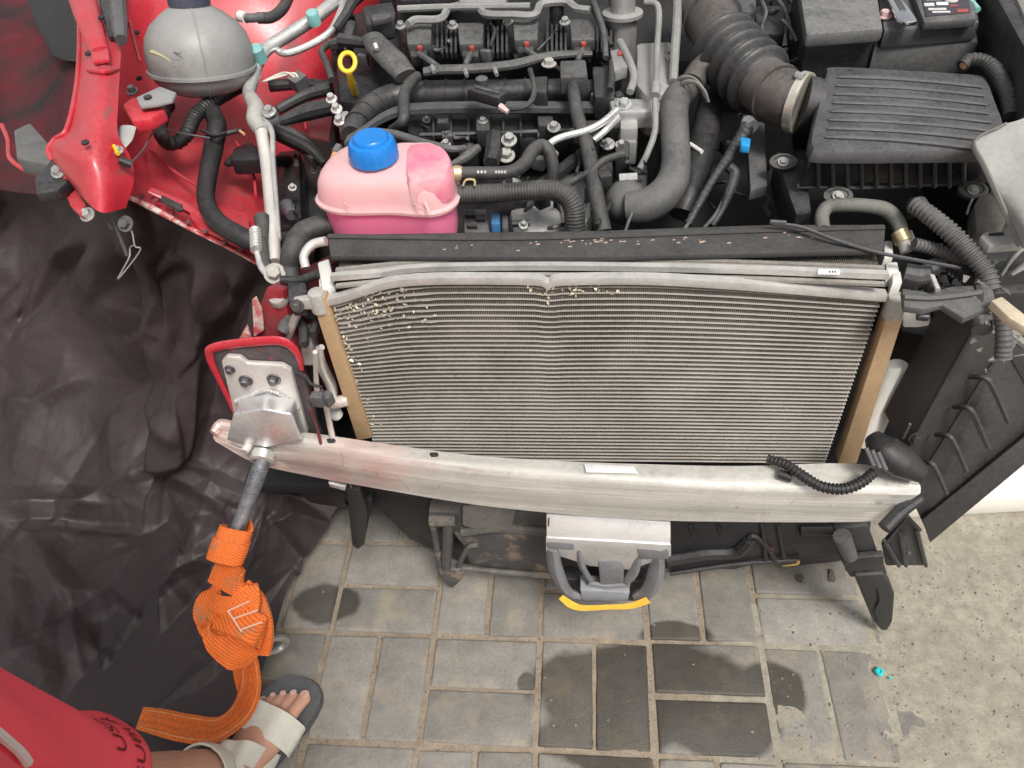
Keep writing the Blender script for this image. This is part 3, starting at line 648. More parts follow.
for a0 in (-1.9, 1.25):
    u_ = ax.orthogonal().normalized(); w_ = ax.cross(u_); sp4 = [c0+ax*((h*58 if h < 0 else h*46)*k)+(u_*math.cos(a0)+w_*math.sin(a0))*r*52*k for r, h in prof[1:]]
    part('mould_seam', G().tube(sp4, .0014, seg=6, n=3), WB, res)
for q in range(4): part('level_mark', G().tube([A(172+q*.5, 66-q*7, z=.90), A(180+q*.5, 67-q*7, z=.903)], .0011, seg=5), WB, res)
g = G().slab([(136, 97), (160, 86), (176, 92), (172, 100), (156, 104), (140, 106)], .898, .006, .002); part('mounting_ear', g, WB, res)
part('ear_bolt', G().lathe(A(148, 98, z=.899), (0, 0, 1), [(.006, 0), (.006, .003), (.001, .0032)], 16), BLK, res)
part('rail_bolt', G().bolt(A(133, 92, z=.892), (0, -.2, 1), .006, .008), BLK, res)
g = T([(152, 52, .915), (162, 56, .915), (170, 61, .915)], [2.4, 1.2, 1.2], seg=6); part('moulded_mark', g, mat('ochre', (.42, .36, .22), .6), res)
g = T([(238, 17, .87), (250, 18, .87), (262, 17, .865)], 4.5); part('outlet', g, MGREY, res)
g = T([(240, 16, .872), (246, 18, .871)], 5.5); part('outlet_clip', g, WHITE, res)

# ---- red backdrop bits and hoses on the left
g = T([(258, 18, .862), (272, 17, .855), (283, 8, .85), (290, -6, .85)], 5.5); part('return_hose', g, RUB, car)
g = T([(250, 80, .80), (225, 94, .80), (206, 106, .80), (194, 118, .80), (188, 132, .795), (178, 142, .79), (167, 142, .79), (160, 130, .785), (163, 112, .775), (168, 105, .77)], 7, seg=12, corr=(.008, .06)); part('corrugated_hose', g, RUBD, car)
g = T([(212, 112, .79), (217, 126, .785), (213, 150, .77), (208, 175, .765), (206, 200, .765), (216, 220, .76), (240, 236, .75), (262, 243, .74), (290, 240, .72)], [9, 9.5, 9.5, 9, 9, 9.5, 10, 10, 9], seg=16, n=10); part('heater_hose', g, RUBD, car)
g = G().tube(RN(((203, 131, .79), (214, 136, .80), (226, 133, .79))), .006, seg=8, flat=.5); part('hose_clip', g, BLK, car)
g = T([(222, 135, .79), (236, 131, .79), (243, 132, .79)], 2.5); part('plug', g, BLK, car)
g = T([(240, 131, .792), (244, 134, .792)], 1.5); part('copper_pin', g, mat('copper', (.6, .3, .18), .5), car)
g = G().slab([(232, 148), (250, 140), (262, 150), (262, 158), (244, 160), (230, 160)], .75, .03, .005); part('sensor_block', g, BLK2, car)
g = T([(226, 165, .74), (240, 158, .73), (262, 162, .70), (290, 160, .66)], [3, 7, 8, 6], flat=.6); part('rubber_boot', g, BLK2, car)
# strut-side pipes in aluminium
g = T([(352, -14, .85), (320, 14, .84), (290, 34, .83), (268, 48, .825), (258, 62, .82), (253, 78, .815), (249, 92, .81), (251, 100, .81)], [6.5, 6.5, 6.5, 6.5, 6.5, 6.5, 6.5, 6.5], seg=14, n=8); part('air_conditioning_pipe', g, ALUP, car, label='thick bare aluminium pipe with a teal cap')
g = T([(344, 2, .84), (340, 14, .84), (330, 32, .83), (312, 44, .82), (293, 52, .815), (282, 53, .815), (272, 47, .815), (262, 50, .815), (256, 62, .81)], 3.6, seg=10); part('thin_pipe', g, ALUP, car)
g = G().lathe(A(313, 17, z=.855), (0, -.3, 1), [(.012, -.014), (.012, .008), (.010, .011), (.001, .0115)], 20); part('service_cap', g, TEAL, car)
g = G().lathe(A(257, 52, z=.845), (0, -.3, 1), [(.013, -.018), (.013, .008), (.010, .011), (.001, .0115)], 20); part('service_cap', g, TEAL, car)
g = T([(251, 98, .812), (256, 108, .81), (255, 120, .805), (262, 132, .80)], [7, 8.5, 8.5, 7], seg=12); part('pipe_block', g, MATS['grey_cap'], car)
g = G().bolt(A(270, 113, z=.815), (0, -.3, 1), .0075, .010); part('bolt', g, STEEL, car)
g = G().slab([(250, 104), (276, 106), (279, 117), (262, 122), (250, 118)], .808, .014, .004); part('pipe_flange', g, MGREY, car)
g = T([(261, 130, .80), (266, 160, .78), (270, 200, .765), (274, 242, .75), (275, 262, .74)], 6.2, seg=14); part('down_pipe', g, mat('pale_pipe', (.74, .71, .66), .4, metal=.5, dust=.3, dustcol=(.55, .5, .44), var=.08), car)
g = T([(264, 119, .805), (272, 132, .80), (273, 160, .785), (276, 200, .77), (279, 240, .75)], 2.7, seg=10); part('thin_pipe', g, ALUP, car)
g = T([(262, 218, .765), (263, 230, .76), (262, 244, .755), (264, 262, .745), (270, 274, .735)], [8, 7, 6.5, 7, 6], seg=14); part('suction_hose', g, RUB, car)
g = T([(255, 230, .77), (256, 250, .765)], [5, 5], corr=(.006, .15)); part('crimp_collar', g, ALUP, car)
g = T([(257, 252, .762), (262, 268, .75), (274, 279, .74), (281, 276, .735)], [3, 3.5, 4, 6], seg=10); part('union_pipe', g, ALUP, car)
part('union_nut', G().bolt(A(275, 274, z=.75), (.2, -.6, .8), .010, .012), MATS['grey_cap'], car)
g = T([(335, 224, .78), (320, 226, .78), (303, 234, .775), (293, 250, .77), (290, 266, .75), (291, 285, .73)], [9, 11, 12, 11, 10, 10], seg=18, n=9); part('radiator_hose', g, RUB, car, label='thick black elbow hose beside the pink coolant tank')
g = T([(326, 241, .79), (312, 245, .785), (304, 256, .78), (306, 268, .77)], [5, 5, 4.5, 4.5], seg=12); part('outlet_pipe', g, MATS['pale_pipe'], car)
g = G().slab([(286, 278), (305, 276), (307, 290), (303, 300), (288, 300)], .765, .03, .004); part('sensor', g, BLK, car)
g = T([(281, 280, .765), (300, 280, .765), (318, 274, .775)], 4.5); part('sensor_lead', g, BLK, car)
g = T([(254, 120, .77), (280, 135, .74), (310, 150, .72), (326, 165, .70)], [10, 14, 14, 10], flat=.5); part('lower_arm', g, DARK, car)

# ---- engine mount side, connector and dark castings behind the tank
for l, z, d, m in (([(276, 150), (300, 148), (302, 225), (276, 225)], .66, .10, BLK2), ([(256, 60), (330, 50), (335, 100), (330, 140), (270, 128)], .607, .09, REDD), ([(300, 120), (335, 118), (340, 215), (306, 215)], .60, .15, DARK)):
    part('casting', G().slab(l, z, d, .01), m, car)
g = T([(286, 206, .69), (292, 215, .69)], [8, 6]); part('bushing', g, MGREY, car)
for l, r in (([(270, 86, .74), (300, 84, .74), (330, 86, .74)], 6), ([(278, 110, .75), (305, 96, .76), (332, 88, .77)], [5, 6, 7]), ([(280, 122, .74), (308, 112, .75), (334, 106, .76)], [5, 9, 9]), ([(262, 128, .74), (292, 136, .73), (318, 160, .71)], [4, 8, 8])):
    part('mount_rib', T(l, r, seg=10), BLK, car)
g = T([(293, 86, .78), (304, 78, .785)], [9, 9], seg=4); cn = part('connector', g, MGREY, car)
for dx in (0, 3, 6): part('wire', T([(296+dx*.5, 79, .79), (288+dx, 73, .80), (279+dx*.6, 74+dx*.3, .795), (262, 82, .79)], .9, seg=5), mat('ochre', (.42, .36, .22), .6) if dx == 3 else WHITE, cn)
g = T([(332, 80, .80), (326, 62, .81), (322, 50, .81), (334, 42, .82), (345, 38, .82)], 3.5); part('breather_hose', g, RUB, car)

# ---- pink coolant expansion tank
PK = mat('coolant_pink', (1.0, .22, .38), .36, var=.06, scale=12, bump=.05, sss=.5)
PKT = mat('tank_frosted', (.98, .62, .62), .36, var=.06, scale=14, bump=.06, trans=.35, sss=.3)
bsdf(PKT).inputs['IOR'].default_value = 1.15
def blob(px_rows, m, name, par=None, **k):
    """closed loft through horizontal outlines: (z, [(px,py)...])"""
    rings = []
    for z, l in px_rows:
        P = [A(x, y, z=z) for x, y in l]; n = len(P); out = []
        for i in range(n):
            a, b, c, d = P[(i-1) % n], P[i], P[(i+1) % n], P[(i+2) % n]
            for q in range(4):
                t = q/4; out.append(.5*((2*b)+(c-a)*t+(2*a-5*b+4*c-d)*t*t+(3*b-a-3*c+d)*t**3))
        rings.append(out)
    return part(name, G().loft(rings), m, par if par is not None else car, **k)
top = [A(x, y, z=.835) for x, y in ((318, 196), (322, 182), (338, 166), (362, 160), (395, 162), (408, 160), (425, 160), (442, 160), (453, 168), (457, 184), (452, 198), (430, 207), (390, 205), (340, 205))]
def smooth_ring(P, sc, z, q=4):
    c = sum(P, Vector())/len(P); n = len(P); S = [c+(p-c)*sc for p in P]; out = []
    for i in range(n):
        a, b, cc, d = S[(i-1) % n], S[i], S[(i+1) % n], S[(i+2) % n]
        for j in range(q):
            t = j/q; v = .5*((2*b)+(cc-a)*t+(2*a-5*b+4*cc-d)*t*t+(3*b-a-3*cc+d)*t**3); out.append(Vector((v.x, v.y, z)))
    return out
bsdf(PK).inputs['Subsurface Radius'].default_value = (.12, .03, .05)
tank = part('expansion_tank', G().loft([smooth_ring(top, s, z) for s, z in ((.80, .75), (.90, .757), (.94, .775), (.955, .815), (.96, .820))]), PK, car, label='coolant expansion tank half full of pink fluid under a blue cap')
part('tank_upper_shell', G().loft([smooth_ring(top, s, z) for s, z in ((.955, .8195), (1.035, .8205), (1.045, .825), (1.0, .8285), (.985, .838), (.955, .852), (.90, .862), (.80, .868), (.5, .871), (.02, .872))]), PKT, tank, label='frosted pale pink upper half')
lid = [A(x, y, z=.845) for x, y in ((408, 165), (420, 160), (440, 161), (452, 170), (455, 184), (448, 195), (424, 199), (408, 197))]
part('coolant', G().loft([smooth_ring(lid, s, z) for s, z in ((.9, .815), (.9, .845), (.85, .856), (.02, .857))]), PK, tank, label='pink coolant seen through the side chamber')
part('side_chamber', G().loft([smooth_ring(lid, s, z) for s, z in ((1.0, .835), (.99, .853), (.95, .866), (.86, .873), (.5, .876), (.02, .877))]), mat('coolant_pink_frost', (1.0, .24, .38), .42, var=.1, trans=.3, sss=.3, col2=(.90, .60, .60), c2scale=14, c2thr=.55, c2w=.12), tank)
c0 = A(375, 160, z=.872); k = mpp(c0)
g = G().lathe(c0, (0, .05, 1), [(19*k, -.006), (19*k, .004)], 24); part('neck', g, PKT, tank)
prof = []
g = G(); rings = []
for r, h in ((.0, .0), (24, 0), (24.5, .003), (24, .006), (24.5, .010), (23, .022), (21.5, .026), (18, .0275), (17.5, .031), (16, .033), (.01, .0335)):
    rings.append([c0+Vector((0, 0, .003+h))+Vector((math.cos(t), math.sin(t), 0))*(max(r, .01)*k*(1+(.018 if (i % 4 < 2 and 20 < r) else 0))) for i, t in enumerate([2*math.pi*i/72 for i in range(72)])])
g.loft(rings); part('cap', g, BLUE, tank, label='bright blue ribbed screw cap')
for l in ([(414, 204), (428, 212), (424, 200)], [(345, 203), (348, 206)]):
    part('mould_mark', T([(x, y, .842) for x, y in l], 1.5, flat=.4), PKT, tank)
g = T([(449, 172, .852), (462, 172, .852)], 5.5); part('tank_nozzle', g, PKT, tank)
g = T([(329, 168, .85), (333, 158, .855), (338, 148, .86)], [2.4, 2.6, 3.4], seg=10); part('bleed_tube', g, ORNG, car)
part('bleed_tip', T([(335, 153, .858), (339, 146, .862)], 4, seg=10), MGREY, car)

# ---- hoses behind the tank
HL = mat('hose_print', (.45, .44, .42), .7)
g = T([(450, 173, .850), (475, 173, .845), (508, 172, .84), (524, 164, .84), (532, 152, .84), (541, 146, .838), (549, 152, .83), (553, 168, .81), (552, 182, .79)], [6.5, 6.5, 6.5, 7, 7, 7, 7, 6, 6], seg=14); h1 = part('coolant_hose', g, RUB, car)
g = G()
for x0 in (477, 480.5, 484, 495, 498, 501, 504): g.add([A(x0, 170.5, z=.8565), A(x0+2.2, 170.5, z=.8565), A(x0+2.2, 173.2, z=.8562), A(x0, 173.2, z=.8562)], [(0, 1, 2, 3)])
part('print', g, HL, h1)
part('hose_clamp', T([(454, 173, .852), (461, 173, .851)], 7.6, seg=16), mat('gold_zinc', (.62, .53, .30), .4, metal=.8), h1)
g = T([(455, 195, .82), (475, 194, .82), (515, 192, .82), (548, 190, .82), (564, 194, .815), (573, 206, .80), (575, 222, .78), (575, 236, .76)], [9.5, 9.5, 9.5, 9.5, 10, 10.5, 10.5, 10], seg=20, n=10, corr=(.0042, .025)); h2 = part('coolant_hose', g, RUB, car)
part('hose_clip', G().tube([A(463, 186, z=.838), A(466, 180, z=.845), A(474, 180, z=.845), A(475, 186, z=.838)], .0018, seg=6), MATS['gold_zinc'], h2)
# alternator-like grey casting below
g = G().slab([(508, 206), (556, 203), (566, 214), (566, 235), (512, 235)], .745, .08, .012); part('alternator', g, ALU, car, label='dull grey cast alternator housing behind the radiator')
g = G().slab([(462, 209), (486, 208), (490, 232), (464, 232)], .76, .06, .003); cb = part('fuse_connector', g, MGREY, car)
for x, y in ((470, 213), (480, 217), (472, 224)): part('latch', G().slab([(x-5, y-3), (x+5, y-3), (x+5, y+2), (x-5, y+2)], .766, .006, .001), BLK, cb)
part('blue_plug', G().slab([(491, 213), (500, 213), (500, 224), (491, 224)], .768, .03, .002), BLUEC, cb)
part('grey_plug', G().slab([(502, 215), (508, 215), (508, 228), (502, 228)], .768, .03, .002), MGREY, cb)
part('connector_tail', T([(512, 224, .76), (530, 223, .76)], 3.5), BLK, cb)
for (x, y, z, r, m) in ((512, 186, .76, 10, ALU), (468, 150, .78, 9, BLK), (540, 205, .74, 12, ALU)):
    part('boss', G().lathe(A(x, y, z=z), (0, -.3, 1), [(r*.0017, -.03), (r*.0017, .0), (r*.0012, .004), (.001, .004)], 20), m, car)
g = G().slab([(556, 176), (585, 168), (592, 215), (580, 232), (566, 230)], .76, .06, .008); part('bracket_casting', g, ALU, car)

# ---- engine top: dark base castings
for l, z, d, m in (([(330, 60), (660, 40), (660, 130), (340, 140)], .735, .12, DARK), ([(420, 130), (640, 125), (640, 240), (440, 240)], .68, .10, DARK), ([(330, -30), (720, -30), (720, 60), (330, 60)], .76, .20, DARK), ([(600, 60), (790, 60), (800, 240), (600, 240)], .613, .15, DARK), ([(640, -30), (1060, -30), (1060, 90), (700, 90)], .66, .2, DARK), ([(780, 150), (1060, 150), (1060, 260), (780, 260)], .58, .1, DARK), ([(880, 250), (1060, 260), (1040, 360), (900, 330)], .56, .1, DARK)):
    part('casting', G().slab(l, z, d, .012), m, car)
# cam cover with coils
g = G().slab([(392, -20), (610, -28), (612, 44), (560, 50), (402, 54)], .815, .06, .012); cov = part('cam_cover', g, BLK2, car, label='black engine cover carrying the row of ignition coils')
for i, (x, y) in enumerate(((419, 34), (471, 34), (526, 30), (583, 30))):
    g = G().slab([(x-14, y-12), (x+13, y-12), (x+12, y+9), (x-12, y+10)], .858, .022, .004); co = part('ignition_coil', g, GREY, car)
    part('coil_plug', G().slab([(x-9, y+10), (x+8, y+10), (x+8, y+22), (x-9, y+22)], .846, .02, .003), BLK, co)
    part('red_lock', G().slab([(x-2, y+9), (x+3, y+9), (x+3, y+13), (x-2, y+13)], .855, .008, .0015), REDT, co)
    part('coil_bolt', G().bolt(A(x-18, y-7, z=.855), (0, -.2, 1), .0065, .008), STEEL, co)
    part('coil_lead', T([(x, y+20, .85), (x-4 if i % 2 else x+12, y+28, .85), (x-6 if i % 2 else x+20, y+34, .84)], 3.2, seg=8), GREY, co)
for i, x in enumerate((446, 497, 556, 606)):
    for kx in range(5):
        g = G().slab([(x-10+kx*4.6, 20), (x-7.4+kx*4.6, 20), (x-7.4+kx*4.6, 52), (x-10+kx*4.6, 52)], .838, .012, .001); part('cover_rib', g, BLK, cov)
for x in (499, 557):
    g = G().lathe(A(x, 26, z=.83), (0, .1, 1), [(.014, -.02), (.013, .03), (.010, .045), (.009, .06), (.001, .061)], 18); part('spigot', g, BLK2, cov)
# grey frame on top
FR = mat('frame_grey', (.22, .22, .215), .55, dust=.5, dustcol=(.34, .325, .30))
g = T([(408, 24, .875), (416, 20, .875), (440, 19, .875), (450, 8, .875), (476, 6, .875), (486, 14, .875), (512, 15, .875), (534, 15, .875), (542, 4, .875), (566, 2, .875), (576, 8, .875), (590, 10, .875)], 4, seg=6); part('cover_frame', g, FR, cov)
g = T([(398, 9, .88), (450, 7, .88), (530, 6, .88)], 3.5, seg=8); part('frame_bar', g, FR, cov)
g = G().slab([(455, -25), (510, -25), (506, 2), (459, 2)], .885, .02, .004); part('engine_badge_plate', g, FR, cov)
g = G().slab([(400, -25), (455, -25), (452, -4), (400, 0)], .87, .03, .004); part('cover_block', g, BLK, cov)
# oil filler / sensor pile at top left of the engine
g = G().slab([(362, 6), (392, 1), (396, 12), (394, 22), (366, 24)], .87, .03, .005); part('solenoid', g, BLK, car)
g = G().slab([(370, 14), (390, 11), (392, 16), (372, 20)], .882, .012, .003); part('solenoid_top', g, GREY, car)
for l, r in (([(352, 26, .84), (350, 34, .84), (346, 44, .83), (334, 46, .82)], 6), ([(335, 30, .83), (345, 16, .84), (352, 4, .85), (362, -5, .85)], 5), ([(340, 40, .84), (356, 42, .84), (370, 44, .84)], [7, 6, 5])):
    part('sensor_hose', T(l, r, seg=8), BLK, car)
g = T([(372, 38, .85), (380, 48, .85), (394, 62, .845), (406, 76, .835)], [11, 13, 14, 12], seg=16, flat=.55, up=(0, 0, 1)); part('breather_duct', g, GREY, car)
g = T([(375, 44, .87), (377, 49, .865)], 2); part('clip', g, WHITE, car)
# dipstick
g = G().slab([(336, 56), (362, 50), (392, 60), (404, 90), (372, 106), (338, 100)], .79, .05, .010); part('timing_cover', g, BLK2, car)
dp = A(355, 92, z=.80); g = G().tube([A(355, 94, z=.79), A(352, 84, z=.825), A(349, 73, z=.855)], [.006, .0065, .005], seg=10); ds = part('dipstick', g, YEL, car, label='yellow engine oil dipstick with a ring handle')
cc = A(347.5, 62, z=.872); e1 = CX; e2 = (-CD)
g = G(); rr = [[cc+(e1*math.cos(t)*.0125+e2*math.sin(t)*.0155)+((e1*math.cos(t)+e2*math.sin(t))*math.cos(q)*.0040+CF*math.sin(q)*.003) for q in [2*math.pi*j/8 for j in range(8)]] for t in [2*math.pi*i/28 for i in range(29)]]
g.loft(rr, cap=False); part('ring_handle', g, YEL, ds)
g = G().lathe(A(355, 92, z=.79), (0, -.1, 1), [(.012, -.01), (.010, .012), (.006, .018)], 14); part('dipstick_tube', g, DSTEEL, ds)
for x, y in ((332, 100), (337, 110), (340, 122)): part('bolt', G().bolt(A(x, y, z=.80), (0, -.4, 1), .0065, .010), ALUP, car)
g = G().slab([(335, 112), (348, 110), (350, 122), (338, 124)], .795, .03, .003); part('bracket', g, ALU, car)
# intake manifold with ribbed runners
IM = mat('intake_plastic', (.022, .022, .024), .34, dust=.5, dustcol=(.17, .165, .155))
ip = [(352, 136), (360, 120), (374, 106), (394, 97), (420, 94), (470, 93), (530, 92), (575, 92), (610, 94)]
g = T([(x, y, .80) for x, y in ip], [11, 12, 13, 13, 12.5, 12.5, 12.5, 12.5, 12.5], seg=18, n=6); im = part('intake_manifold', g, IM, car, label='long ribbed black intake manifold across the engine')
P = catmull([A(x, y, z=.80) for x, y in ip], 12)
acc = 0
for i in range(3, len(P)-2):
    acc += (P[i]-P[i-1]).length
    if acc > .030:
        acc = 0; t = (P[i+1]-P[i-1]).normalized(); r = mpp(P[i])*13.6
        part('rib', G().lathe(P[i]-t*.0015, t, [(r*.9, 0), (r, .0004), (r, .0026), (r*.9, .003)], 18), IM, im)
g = G(); bp0 = [(346, 142), (362, 132), (382, 118), (404, 110), (440, 107.5), (500, 107), (560, 107), (608, 107)]
P = catmull([A(x, y, z=.812) for x, y in bp0], 6); g.loft([[p+Vector((0, -a*.012, b*.004)) for a, b in ((-1, -1), (-1, 1), (1, 1), (1, -1))] for p in P]); part('manifold_flange', g, mat('flange_plastic', (.07, .073, .08), .38, dust=.4, dustcol=(.16, .16, .16)), im)
g = G().slab([(398, 112), (612, 112), (600, 138), (410, 138)], .775, .04, .008); part('plenum', g, BLK2, im)
for i in range(9):
    x = 432+i*17.5; part('rib', G().slab([(x, 114), (x+2.6, 114), (x+2.6, 136), (x, 136)], .786, .018, .001), BLK, im)
part('rib', G().tube([A(420, 135, z=.785), A(500, 133, z=.785), A(575, 130, z=.785)], .004, seg=6), IM, im)
g = G().slab([(476, 116), (490, 116), (490, 130), (476, 130)], .805, .03, .002); mb_ = part('mounting_pad', g, IM, im); part('bolt', G().bolt(A(483, 122, z=.806), (0, 0, 1), .0055, .006), STEEL, mb_)
# harness trough and loom
g = T([(424, 72, .848), (440, 70, .85), (470, 69, .85), (512, 65, .85), (545, 57, .85), (575, 54, .85), (592, 54, .848)], [6, 6.5, 6.5, 6.5, 6, 5, 4], seg=10, flat=.7, up=(0, 0, 1)); ht = part('wiring_trough', g, GREY, car)
for x, y in ((466, 73), (496, 72), (433, 69)): part('foil_clip', T([(x-1, y-3, .858), (x+1, y+3, .856)], 2.2, seg=6), STEEL, ht)
g = G().slab([(560, 60), (586, 59), (588, 76), (560, 77)], .865, .03, .004); part('loom_block', g, GREY, ht)
part('loom_nut', G().bolt(A(549, 65, z=.855), (0, 0, 1), .008, .008), MATS['grey_cap'], ht)
g = T([(572, 78, .85), (574, 96, .845), (578, 118, .835), (588, 150, .815), (594, 185, .80), (600, 214, .78), (604, 232, .765)], [6, 6.5, 7, 7.5, 8, 8, 8], seg=14, n=8); part('loom_hose', g, RUB, car, label='black loom hose hanging down over the manifold')
g = T([(418, 76, .84), (410, 84, .84), (404, 96, .84), (404, 118, .835), (398, 126, .82), (392, 130, .80)], [5, 6, 6, 5.5, 5, 5], seg=12); part('vent_hose', g, RUB, car)
# tilted map sensor
sx_ = A(487, 96, z=.85); q = Matrix.Rotation(R(-32), 3, 'Z')
g = G().box(sx_, (.062, .022, .018), q, .003); ms = part('pressure_sensor', g, BLK, car, label='tilted black sensor plug with a white and red tail')
part('sensor_ear', G().lathe(A(482, 82, z=.852), (0, 0, 1), [(.010, -.006), (.010, .006), (.007, .008)], 14), GREY, ms)
part('sensor_slot', G().box(sx_+Vector((.002, -.002, .010)), (.046, .006, .004), q, .001), GREY, ms)
part('sensor_tail', T([(500, 106, .85), (508, 112, .845)], [3.5, 2.5], seg=6), mat('pinkish', (.6, .42, .42), .6), ms)
g = T([(500, 108, .84), (520, 108, .845), (532, 100, .85), (534, 86, .85), (530, 70, .85)], 2.8, seg=8); part('sensor_lead', g, RUB, car)
# lower loom, plugs
for l, r, m in (([(375, 130, .82), (395, 134, .82), (420, 142, .82), (450, 149, .82), (465, 148, .815)], [2.5, 4, 4.5, 4, 3], MGREY), ([(452, 165, .82), (465, 158, .825), (478, 148, .825)], [3.5, 5, 4.5], GREY), ([(560, 188, .80), (575, 180, .80), (590, 172, .81), (605, 160, .82), (624, 154, .82)], 3.8, RUB), ([(530, 192, .78), (552, 178, .78), (575, 160, .78)], 7, RUBD), ([(596, 226, .78), (610, 205, .78), (616, 190, .78)], 3, RUBD)):
    part('lead', T(l, r, seg=10), m, car)
g = T([(495, 136, .815), (494, 150, .815), (491, 164, .815)], [8, 9, 8], seg=6); tc = part('throttle_plug', g, BLK, car)
part('bolt', G().bolt(A(509, 141, z=.82), (.1, -.4, 1), .008, .010), STEEL, car)
part('bolt', G().bolt(A(506, 156, z=.80), (.1, -.4, 1), .009, .010), MATS['grey_cap'], car)
for x, y in ((554, 128), (608, 145)): part('bolt', G().bolt(A(x, y, z=.80), (0, -.4, 1), .007, .008), STEEL, car)
g = T([(547, 156, .82), (550, 144, .825), (562, 137, .83), (585, 131, .835), (603, 122, .84), (617, 110, .845)], 3.6, seg=10); part('fuel_pipe', g, ALUP, car)
g = T([(594, 140, .82), (606, 130, .83), (618, 117, .835)], 3.4, seg=10); part('fuel_pipe', g, ALUP, car)
part('pipe_end', T([(549, 150, .815), (556, 156, .81)], [5, 4]), MATS['grey_cap'], car)

# ---- throttle body and pipes at the middle
CAST = mat('cast_grey', (.44, .435, .42), .48, metal=.55, dust=.4, dustcol=(.33, .315, .29), var=.15)
g = G().slab([(636, 42), (672, 40), (674, 92), (646, 96), (636, 84)], .845, .07, .008); tb = part('throttle_body', g, CAST, car, label='cast grey throttle body with pipes')
part('valve_cylinder', G().lathe(A(622, 34, z=.82), (0, .05, 1), [(.026, -.05), (.026, .03), (.036, .032), (.036, .038), (.022, .040), (.022, .085), (.001, .086)], 24), CAST, tb)
part('bolt', G().bolt(A(669, 58, z=.848), (.8, -.3, .6), .006, .008), STEEL, tb)
for l, r, m in (([(645, 2, .90), (656, 4, .90), (659, 16, .89), (657, 50, .875), (656, 84, .865), (655, 100, .855), (655, 130, .83), (648, 152, .81), (640, 168, .79)], 3.2, FR), ([(678, -12, .90), (677, 20, .89), (675, 50, .87), (673, 82, .85)], 4.6, FR), ([(592, -2, .88), (598, 14, .88), (604, 34, .87), (606, 58, .86)], 3, GREY), ([(592, 6, .87), (600, 26, .87), (612, 46, .86)], 2.5, BLK), ([(620, 42, .87), (628, 58, .87), (634, 76, .86), (630, 92, .85)], 4, FR), ([(612, 62, .86), (612, 78, .86), (610, 90, .855)], 3.5, BLK)):
    part('pipe', T(l, r, seg=10), m, tb)
part('pipe_collar', T([(656, 84, .868), (655, 96, .862)], 5, seg=12), FR, tb)
g = G().slab([(610, 50), (624, 47), (628, 66), (614, 70)], .868, .02, .003); part('valve_plug', g, FR, tb); part('red_lock', G().slab([(618, 50), (626, 50), (626, 53), (618, 54)], .872, .004, .001), REDT, tb)
g = G().slab([(608, 96), (640, 98), (668, 102), (668, 110), (612, 112)], .835, .03, .005); part('mount_lug', g, ALU, tb)
part('bolt', G().bolt(A(624, 105, z=.838), (0, -.4, 1), .008, .008), STEEL, tb)
g = G().slab([(620, 112), (638, 112), (638, 128), (620, 128)], .82, .04, .004); part('block', g, CAST, tb)
for (x, y, z, w, h, m) in ((628, 136, .80, 10, 6, FR), (622, 148, .80, 8, 8, BLK), (600, 165, .78, 14, 10, BLK), (640, 178, .76, 8, 12, BLK), (590, 128, .82, 10, 8, BLK), (545, 116, .80, 9, 10, BLK), (604, 82, .84, 12, 16, BLK), (540, 84, .84, 8, 8, BLK)):
    part('small_block', G().slab([(x-w, y-h), (x+w, y-h*1.1), (x+w*.9, y+h), (x-w*.8, y+h*.9)], z, .04, .004), m, car)
# round pulley-like cover with clamp
g = G().lathe(A(627, 200, z=.775), (.1, -.75, .75), [(.001, .018), (.018, .017), (.027, .010), (.031, -.002), (.031, -.03)], 28); pc = part('thermostat_cover', g, mat('hose_grey', (.06, .06, .06), .55, dust=.5, dustcol=(.20, .195, .18)), car)
part('clamp_screw', T([(619, 178, .80), (637, 177, .80)], 4.5, seg=8), STEEL, pc)
g = T([(636, 205, .785), (630, 218, .78), (625, 232, .775)], 1.6, seg=6); part('wire', g, MGREY, car)
# big coolant hose
BH = mat('big_hose', (.075, .075, .075), .55, dust=.55, dustcol=(.20, .195, .18), bump=.08)
g = T([(693, 84, .835), (681, 93, .835), (674, 108, .832), (675, 135, .825), (676, 160, .81), (673, 180, .80), (662, 196, .79), (645, 206, .78), (628, 208, .775)], [13, 14, 14.5, 14, 14.5, 16, 17, 17, 16], seg=22, n=10); bh = part('upper_radiator_hose', g, BH, car, label='fat grey rubber hose bending down beside the throttle body')
for d in (0, 6):
    part('hose_clamp', G().tube([A(x+d*.5, y+d*.75, z=z) for x, y, z in ((676, 84, .845), (682, 78, .862), (692, 78, .868), (701, 86, .862), (705, 97, .845))], .0042, seg=8, flat=.4), MATS['grey_cap'], bh)
g = T([(712, 100, .79), (707, 125, .79), (700, 155, .78), (690, 190, .76), (682, 215, .74)], [13, 14, 15, 15, 14], seg=16); part('lower_hose', g, RUBD, car)
part('white_clip', T([(690, 144, .80), (702, 152, .80)], 2.2), WHITE, car)

